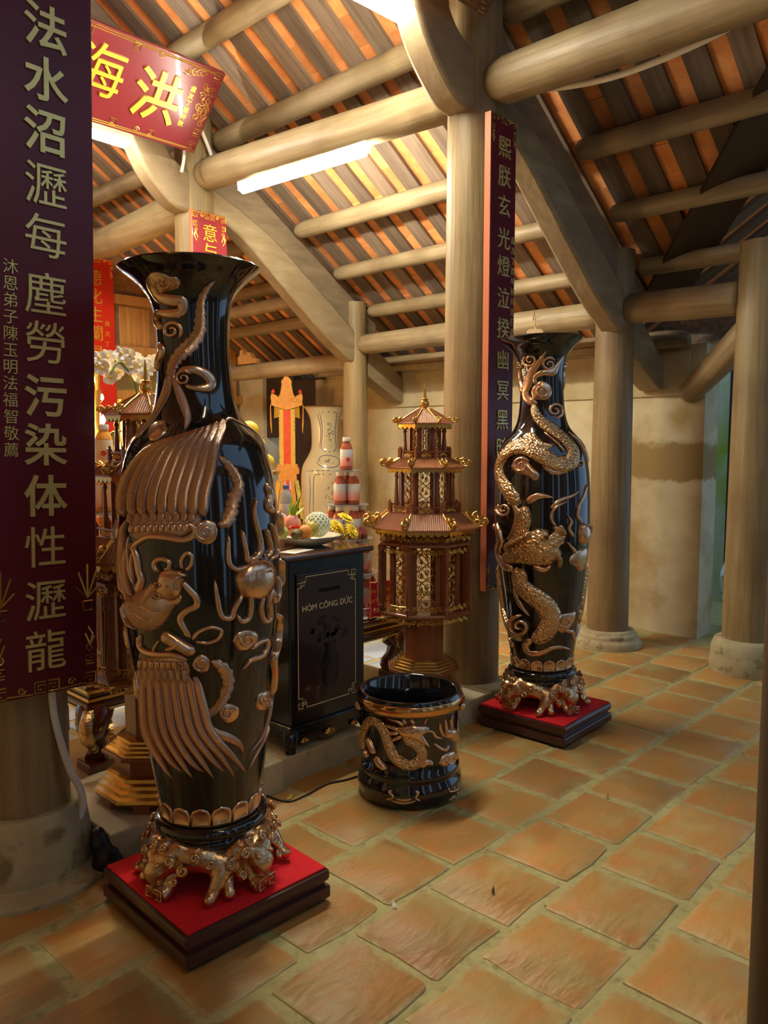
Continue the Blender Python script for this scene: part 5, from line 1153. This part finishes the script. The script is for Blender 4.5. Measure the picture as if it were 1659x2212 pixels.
tag(MB().box((0, 0, (bz.z-tz)/2), (.12, .12, bz.z-tz-.001)).obj('offering_box', M_redw, None, 0, .004, loc=(bz.x, bz.y, tz)), 'tall red wood offering box under the water bottle', 'box')
# ================================================================ orchid pot
oc_ = thing('orchid_plant', 'potted orchid with clustered white blossoms behind the left lantern', 'plant', (1.98, 3.45, tz))
MB().lathe([(.07, 0), (.09, .02), (.10, .2), (.11, .45), (.105, .46), (.09, .44)], 28).obj('pot', M_por, oc_, 50)
M_pet = mat('orchid_white', (.90, .88, .80), .55); M_lip = mat('orchid_lip', (.85, .62, .10), .5); M_leaf = mat('orchid_leaf', (.06, .13, .02), .35, col2=(.12, .2, .03), nscale=8)
def petal(L, w): 
    m = MB(); n = 7; v = []; f = []
    for i in range(n):
        q = i/(n-1); x = L*q; hw = w*sin(PI*min(1, q*.94+.06))**.7
        for s_ in (-1, 0, 1): v.append((x, s_*hw, .006*(1-abs(s_))+.012*q*q))
    for i in range(n-1):
        for j in range(2): f.append((i*3+j, i*3+j+1, (i+1)*3+j+1, (i+1)*3+j))
    return m.add(v, f)
big, sep = petal(.040, .024).mesh('petal', 60), petal(.038, .014).mesh('sepal', 60)
lip = MB().lathe([(.001, 0), (.007, .004), (.009, .012), (.003, .02), (.001, .022)], 8).mesh('lip', 60)
R = random.Random(11)
FLW = [(215, 775), (232, 770), (228, 800), (240, 815), (250, 780), (222, 795), (243, 800), (262, 765), (278, 768), (268, 785), (290, 775), (300, 790), (285, 795), (312, 785), (300, 812), (316, 800), (326, 790), (332, 780), (255, 805), (310, 815), (208, 790)]
for px, py in FLW:
    p = at_y(px, py, 3.42+R.uniform(-.05, .06))-oc_.location
    q = Vector((0, 0, 1)).rotation_difference(Vector((-.55+R.uniform(-.3, .3), -.8, R.uniform(-.1, .35))))
    bl = bpy.data.objects.new('blossom', lip); COL.objects.link(bl); bl.parent = oc_; bl.location = p; bl.rotation_mode = 'QUATERNION'; bl.rotation_quaternion = q
    if not lip.materials: lip.materials.append(M_lip)
    for k, (me_, a_) in enumerate(((big, .1), (big, PI-.1), (sep, PI/2), (sep, -PI/2-.5), (sep, -PI/2+.5))):
        o = link('petal' if k < 2 else 'sepal', me_, M_pet, bl); o.rotation_euler = (0, -.12, a_+R.uniform(-.1, .1))
for s_, xs in ((-1, (-.22, .05)), (1, (.02, .24))):
    m = MB(); m.tube(spline([(s_*.02, 0, .44), (s_*.05, -.02, .9), (s_*.09, -.05, 1.2), (s_*.18, -.08, 1.32), (s_*.24, -.1, 1.27)], 5), .005, 6); m.obj('flower_stem', MATS['stem_green'], oc_, 60)
for k in range(16):
    a_ = k*2.4; L = R.uniform(.18, .36); m = MB(); z_ = .45+.035*k
    m.tube([(0, 0, z_-.02), (L*.3*cos(a_), L*.3*sin(a_), z_+L*.3), (L*.62*cos(a_), L*.62*sin(a_), z_+L*.25), (L*cos(a_), L*sin(a_), z_-L*.05)], [.006, .026, .030, .002], 6, flat=.25); m.obj('leaf', M_leaf, oc_, 60)
# ================================================================ altar candles and bulbs
M_flame = mat('flame', (1, .5, .1), .5, emit=(1.0, .50, .13), estr=330.); M_candle = mat('red_candle', (.6, .03, .02), .4)
def lamp_tower(label, x, y, z0, h, n, power):
    t = thing('altar_lamp', label, 'lamp', (x, y, z0), 0, 'glowing altar lamps')
    MB().lathe([(.06, 0), (.065, .02), (.03, .04), (.02, .3*h), (.035, .32*h), (.018, .35*h), (.018, .9*h), (.03, h)], 20).obj('gilt_post', M_gold, t, 50)
    for k in range(n):
        zk = h*(.45+.6*k/n); a_ = k*2.2
        MB().lathe([(.001, -.02), (.010, -.012), (.013, 0), (.008, .018), (.001, .03)], 12, (.045*cos(a_), .045*sin(a_), zk)).obj('flame_bulb', M_flame, t, 60)
        MB().tube([(0, 0, zk-.04), (.035*cos(a_), .035*sin(a_), zk-.035), (.045*cos(a_), .045*sin(a_), zk-.02)], .003, 6).obj('arm', M_gold, t)
    return t
def plain_table(name, label, cat, cx, cy, w, d_, h_):
    t = thing(name, label, cat, (cx, cy, 0)); MB().box((0, 0, h_-.03), (w, d_, .06)).obj('table_top', M_redw, t, 0, .01); MB().box((0, 0, h_-.1), (w-.06, d_-.06, .09)).obj('apron', M_redw, t, 0, .01)
    for sx in (-1, 1):
        for sy in (-1, 1): MB().box((sx*(w/2-.06), sy*(d_/2-.06), h_/2-.05), (.08, .08, h_-.1)).obj('leg', M_redw, t, 0, .01)
plain_table('rear_altar', 'dark red main altar deep in the inner hall', 'altar', 2.4, 5.9, 2.2, .8, .9)
for k, (x, y) in enumerate(((1.80, 3.95), (1.98, 3.98))): lamp_tower(('glowing gilt altar lamp nearest the left couplet board', 'glowing gilt altar lamp just behind the orchid')[k], x, y, .9, .92-.1*k, 5, 1)
plain_table('offering_table', 'dark red offering table behind the low altar table', 'table', 1.95, 3.98, .7, .4, .9)
for k, (x, y, h_) in enumerate(((2.2, 5.75, 1.0), (2.9, 5.8, 1.1), (1.7, 5.8, 1.1), (3.25, 6.1, .9))): lamp_tower('%s glowing gilt lamp standing on the rear altar' % ('centre left', 'centre right', 'leftmost', 'rightmost')[k], x, y, .9, h_, 5, 1)
# ================================================================ hanging votive streamer
sx_, sy_ = 5.14, 6.26
hz = thing('votive_streamer', 'hanging orange and red votive streamer with crown top', 'ornament', (sx_, sy_, 1.2), math.radians(-42))
M_gy = mat('ochre_card', (.60, .22, .03), .5, col2=(.68, .30, .045), nscale=20); M_vr = mat('vermilion', (.62, .045, .012), .5, col2=(.70, .09, .02), nscale=12); M_yel = mat('yellow_trim', (.66, .38, .035), .5)
crown = [(-.145, .62), (-.16, .70), (-.15, .74), (-.11, .72), (-.08, .70), (-.06, .745), (-.05, .80), (-.045, .83), (-.05, .86), (-.03, .89), (0, .92), (.03, .89), (.05, .86), (.045, .83), (.05, .80), (.06, .745), (.08, .70), (.11, .72), (.15, .74), (.16, .70), (.145, .62), (.08, .60), (0, .575), (-.08, .60)]
MB().prism(crown, -.012, .012, lambda u_, v_, t_: (u_, t_, v_)).obj('crown', M_gy, hz, 0, bevel=.004)
lines(MB(), [crown+[crown[0]], curl(-.07, .67, .03), curl(.07, .67, .03, PI, 1.3, -1), curl(0, .80, .02), curl(-.11, .66, .02), curl(.11, .66, .02, PI, 1.3, -1)], .004, lambda a_, b_: (a_, -.014, b_), 5).obj('crown_outline', M_yel, hz, 60)
for s_ in (-1, 1): MB().lathe([(.001, -.02), (.018, -.01), (.02, .005), (.001, .03)], 10, (s_*.135, 0, .755)).obj('red_bead', M_vr, hz)
MB().box((0, 0, .29), (.075, .012, .58)).obj('red_strip', M_vr, hz, 0)
for s_ in (-1, 1):
    MB().box((s_*.052, 0, .29), (.03, .014, .58)).obj('yellow_border', M_yel, hz, 0); MB().box((s_*.074, 0, .29), (.014, .012, .58)).obj('patterned_border', mat('brown_pattern', (.35, .2, .06), .6, col2=(.75, .5, .12), nscale=60), hz, 0)
    m = MB(); m.tube([(s_*.15, 0, .66), (s_*.165, 0, .6), (s_*.16, 0, .42), (s_*.155, 0, .34)], [.006, .005, .009, .003], 6); m.obj('tassel', M_gy, hz)
m = MB()
for k in range(24):
    u_ = -.12+.24*k/23; m.tube([(u_, 0, .62), (u_*1.05, 0, .52-.03*abs(u_)/.12)], .004, 4)
o = m.obj('fringe', M_yel, hz, 0); o['kind'] = 'stuff'
low = [(-.10, .03), (-.11, -.02), (-.12, .0), (-.12, -.07), (-.09, -.08), (-.1, -.16), (0, -.14), (.1, -.16), (.09, -.08), (.12, -.07), (.12, 0), (.11, -.02), (.10, .03), (.05, .01), (0, .035), (-.05, .01)]
MB().prism(low, -.012, .012, lambda u_, v_, t_: (u_, t_, v_)).obj('lotus_collar', M_gy, hz, 0, bevel=.004)
for k in range(5):
    u0 = -.09+.045*k; MB().prism([(u0-.02, -.14), (u0+.02, -.14), (u0*1.9+.03, -.62), (u0*1.9-.03, -.62)], -.004-.002*k, .004-.002*k, lambda u_, v_, t_: (u_, t_, v_)).obj('skirt_ribbon', (M_yel, M_gy, M_vr, M_gy, mat('olive_ribbon', (.35, .30, .05), .5, col2=(.7, .55, .1), nscale=30))[k], hz, 0)
MB().tube([(0, 0, .9), (0, 0, .98)], .004, 6).obj('hanging_cord', M_vr, hz)
# ================================================================ blue and white porcelain jar behind the far column
pj = thing('porcelain_jar', 'tall cream porcelain jar with blue flower painting by the wall', 'jar', (5.36, 5.93, 0))
PJ = [(.13, 0), (.15, .05), (.19, .4), (.235, .8), (.245, 1.05), (.232, 1.2), (.17, 1.32), (.14, 1.40), (.138, 1.55), (.15, 1.68), (.19, 1.77), (.215, 1.80)]
PJS = [(a_, b_) for a_, b_ in spline(PJ, 4)]
MB().lathe(PJS+[(.2, 1.802), (.15, 1.7), (.12, 1.5)], 48, cap=False).obj('body', mat('cream_porcelain', (.50, .43, .26), .25, col2=(.56, .48, .30), nscale=3, coat=.4), pj, 60)
MB().lathe([(.218, 1.797), (.22, 1.803), (.21, 1.808)], 48, cap=False).obj('brown_rim', mat('brown_glaze', (.09, .05, .02), .3), pj)
bpy.context.view_layer.update()
M_cob = mat('cobalt', (.06, .08, .12), .35)
TJ = Turned(PJS, pj.matrix_world.copy()); j = Rel(TJ, (560, 880, .18083), 8.0/FPX)
for q in ([(720, 70), (925, 70), (905, 300), (915, 505), (745, 505), (755, 300), (720, 70)], [(690, 660), (740, 585), (840, 575), (940, 610), (955, 670), (900, 715), (760, 712), (690, 660)], [(650, 1300), (650, 880), (665, 820), (700, 800), (980, 800)], [(560, 760), (760, 755), (980, 760)], [(600, 820), (610, 1000), (600, 1300)], [(690, 80), (735, 300), (710, 500)]): j.ribbon(q, 9, .0012, 4)
o = j.obj('painted_frame', M_cob, pj); o['kind'] = 'stuff'
R = random.Random(5)
for nm, cx, cy, rx, ry, n in (('lower', 870, 1060, 90, 150, 46), ('upper', 850, 300, 50, 150, 34), ('cartouche', 820, 645, 90, 35, 16)):
    for i in range(n):
        x_, y_ = cx+R.gauss(0, .45)*rx, cy+R.gauss(0, .5)*ry; a_ = R.uniform(0, 6.28); l_ = R.uniform(10, 24)
        j.ribbon([(x_, y_), (x_+l_*.5*cos(a_), y_+l_*.5*sin(a_)), (x_+l_*cos(a_+.4), y_+l_*sin(a_+.4))], [4, 12, 3], .0012, 2)
    o = j.obj('painted_flower_spray', M_cob, pj); o['kind'] = 'stuff'
# ================================================================ inner hall partition, rear
M_amb = mat('amber_panel', (.42, .20, .06), .4, col2=(.52, .28, .09), nscale=4, stretch=(6, 6, .6)); M_carv = mat('carved_panel', (.20, .10, .045), .5, col2=(.30, .16, .07), nscale=18, bump=1., bscale=26)
pt = struct(MB().box((3.2, 7.95, 3.05), (5.6, .08, 1.2)).obj('wall_partition', M_carv, None, 0))
for x in (.6, 1.7, 2.8, 3.93, 4.9, 5.6): MB().box((x, 7.9, 1.9), (.12, .14, 3.6)).obj('frame_post', M_amb, pt, 0, .006)
for z in (1.95, 2.42, 2.95): MB().box((3.2, 7.89, z), (5.4, .1, .10)).obj('frame_rail', M_amb, pt, 0, .006)
for x in (3.4, 4.4, 5.25):
    MB().box((x, 7.93, 2.68), (.36, .05, .42)).obj('carved_infill', M_amb, pt, 0, .01)
    for k in range(5): MB().box((x-.12+.06*k, 7.90, 2.68), (.012, .02, .34)).obj('infill_slat', M_amb, pt, 0)
# altar bracket pieces on the amber tie beam
cv = [(-.16, 0), (-.165, .07), (-.13, .10), (-.125, .15), (-.09, .16), (-.07, .12), (-.05, .09), (-.02, .10), (.0, .13), (.05, .11), (.09, .06), (.14, .05), (.15, 0)]
o = MB().prism(cv, -.03, .03, lambda u_, v_, t_: (t_, -u_, v_)).obj('carved_bracket', M_amb, None, 0, .006, loc=(5.12, 6.85, 2.27)); tag(o, 'carved cloud shaped bracket sitting on the amber tie beam', 'bracket')
# right hand outdoors seen through the doorway
M_greenlit = mat('green_lit_wall', (.50, .55, .34), .9, col2=(.62, .66, .50), nscale=3, stretch=(1, 4, .6), col3=(.34, .48, .06), n3=1.6, m3=(.5, .66))  # green filtered daylight outside is put into this wall's colour
tag(MB().box((7.6, 2.75, 1.2), (.2, 2.6, 2.6)).obj('garden_wall', M_greenlit, None, 0), 'pale garden wall with green daylight in its colour outside the doorway', 'wall')
tag(MB().box((7.3, 2.62, 1.1), (.09, .09, 2.3)).obj('garden_post', mat('dark_iron', (.02, .02, .018), .6), None, 0, .01), 'dark thin post standing outside the doorway', 'post')
oj = thing('porcelain_jar', 'white outdoor jar with dark blue flowers half hidden by the right column', 'jar', (6.26, 2.13, 0))
OJ = spline([(.10, 0), (.115, .04), (.16, .25), (.18, .42), (.15, .52), (.11, .57), (.12, .62), (.15, .645)], 4)
MB().lathe(OJ, 36).obj('body', mat('white_porcelain', (.66, .66, .56), .2, coat=.5), oj, 60)
bpy.context.view_layer.update(); TO = Turned(OJ, oj.matrix_world.copy()); j = Rel(TO, (1220, 1100, .2713), 6.0/FPX)
for i in range(26):
    x_, y_ = 1285+R.gauss(0, 26), 640+R.gauss(0, 120); a_ = R.uniform(0, 6.28); j.ribbon([(x_, y_), (x_+10*cos(a_), y_+10*sin(a_)), (x_+22*cos(a_+.3), y_+22*sin(a_+.3))], [6, 18, 3], .0012, 2)
o = j.obj('painted_flower_spray', mat('ink_blue', (.03, .05, .12), .3), oj); o['kind'] = 'stuff'
tag(MB().lathe([(.001, -.01), (.07, -.01), (.08, 0), (.07, .01), (.001, .01)], 24).obj('round_tray', mat('dark_brown', (.10, .06, .03), .5), None, 40, loc=(7.46, 2.64, 1.52)), 'dark round tray hung on the garden wall', 'tray'); bpy.data.objects['round_tray'].rotation_euler = (0, PI/2, 0)
struct(MB().box((7.3, 2.0, -.05), (3.0, 5.0, .06)).obj('floor_outside', M_stone, None, 0))
# ================================================================ conduits, cable, litter
def pipe(name, label, pts, r, m, cat='pipe'):
    mb = MB(); mb.tube(spline(pts, 6), r, 8); return tag(mb.obj(name, m, None, 60), label, cat)
pipe('conduit', 'white conduit curving under the upper right tie beam', [at_x(px, py, 3.60) for px, py in ((1175, 192), (1230, 186), (1310, 170), (1400, 140), (1520, 88), (1659, 12), (1740, -50))], .016, mat('bright_white', (.9, .9, .86), .35))
pipe('conduit', 'cream plastic pipe bending down beside the near left column', [at_y(px, py, 2.52) for px, py in ((112, 1420), (112, 1500), (122, 1570), (150, 1660), (172, 1700), (180, 1735), (171, 1768))], .0125, M_white)
pipe('conduit', 'thin grey conduit on the column top below the plaque', [at_y(px, py, 5.1) for px, py in ((430, 270), (447, 310), (462, 352))], .014, M_white)
pipe('conduit', 'short white conduit hanging under the plaque corner', [at_y(px, py, 5.08) for px, py in ((398, 326), (397, 345), (392, 372))], .012, M_white)
pipe('floor_cable', 'thin dark cable lying along the foot of the altar step', [at_z(px, py, .004)+Vector((0, -.02, 0)) for px, py in ((560, 1712), (612, 1728), (650, 1716), (700, 1690), (745, 1680), (800, 1662))], .004, mat('cable', (.03, .02, .012), .6), 'cable')
def litter(label, px, py, L, w, m, rz):
    p = at_z(px, py, .003); mb = petal(L, w); tag(mb.obj('fallen_leaf', m, None, 60, loc=p), label, 'leaf'); bpy.data.objects[-1] if False else None
    o = [x for x in bpy.data.objects if x.get('label') == label][0]; o.rotation_euler = (0, 0, rz)
M_dleaf = mat('dry_leaf', (.07, .035, .015), .7)
litter('small dark curled leaf on the bright tile at lower right', 1065, 1932, .026, .005, M_dleaf, .6)
litter('white petal on the tile joint near the first plinth', 855, 1962, .022, .007, M_pet, 1.2)
litter('tiny orange scrap on the tiles right of the dragon pot', 1310, 1724, .022, .006, mat('scrap', (.6, .22, .05), .6), .2)
litter('dark brown leaf on the floor below the left column', 62, 1966, .04, .012, M_dleaf, -.4)
litter('dry yellow leaf caught on the cable by the step', 618, 1728, .045, .012, mat('yellow_leaf', (.45, .30, .05), .7), .3)
# dark bag stuffed in the gap beside the step
m = metamesh([(0, 0, .03, .07), (.01, -.01, .06, .06), (-.01, .01, .10, .055), (.03, -.03, .02, .055), (-.01, .02, .13, .04)], .012); m.materials.append(mat('black_plastic', (.008, .009, .008), .3, bump=1., bscale=40))
tag(link('crumpled_bag', m, None, None, loc=(1.195, 2.45, .0)), 'crumpled black plastic scrap in the gap beside the stone step', 'bag')
p = at_x(1156, 720, 5.02); hd = thing('hanging_charm', 'small cream trefoil charm hanging behind the dragon vase rim', 'ornament', p)
M_chm = mat('cream_card', (.70, .50, .30), .6)
MB().prism(spline([(-.012, -.05), (-.02, -.02), (-.05, -.015), (-.058, .015), (-.035, .032), (-.012, .03), (0, .05), (.012, .03), (.035, .032), (.058, .015), (.05, -.015), (.02, -.02), (.012, -.05)], 3), -.006, .006, lambda u_, v_, t_: (u_*.72+t_*.7, -u_*.69+t_*.7, v_)).obj('trefoil', M_chm, hd, 0)
MB().tube([(0, 0, .05), (.005, 0, .1), (-.006, .004, .16), (.1, .1, 2.26-p.z)], .003, 6).obj('wire', mat('copper_wire', (.3, .12, .05), .5), hd)
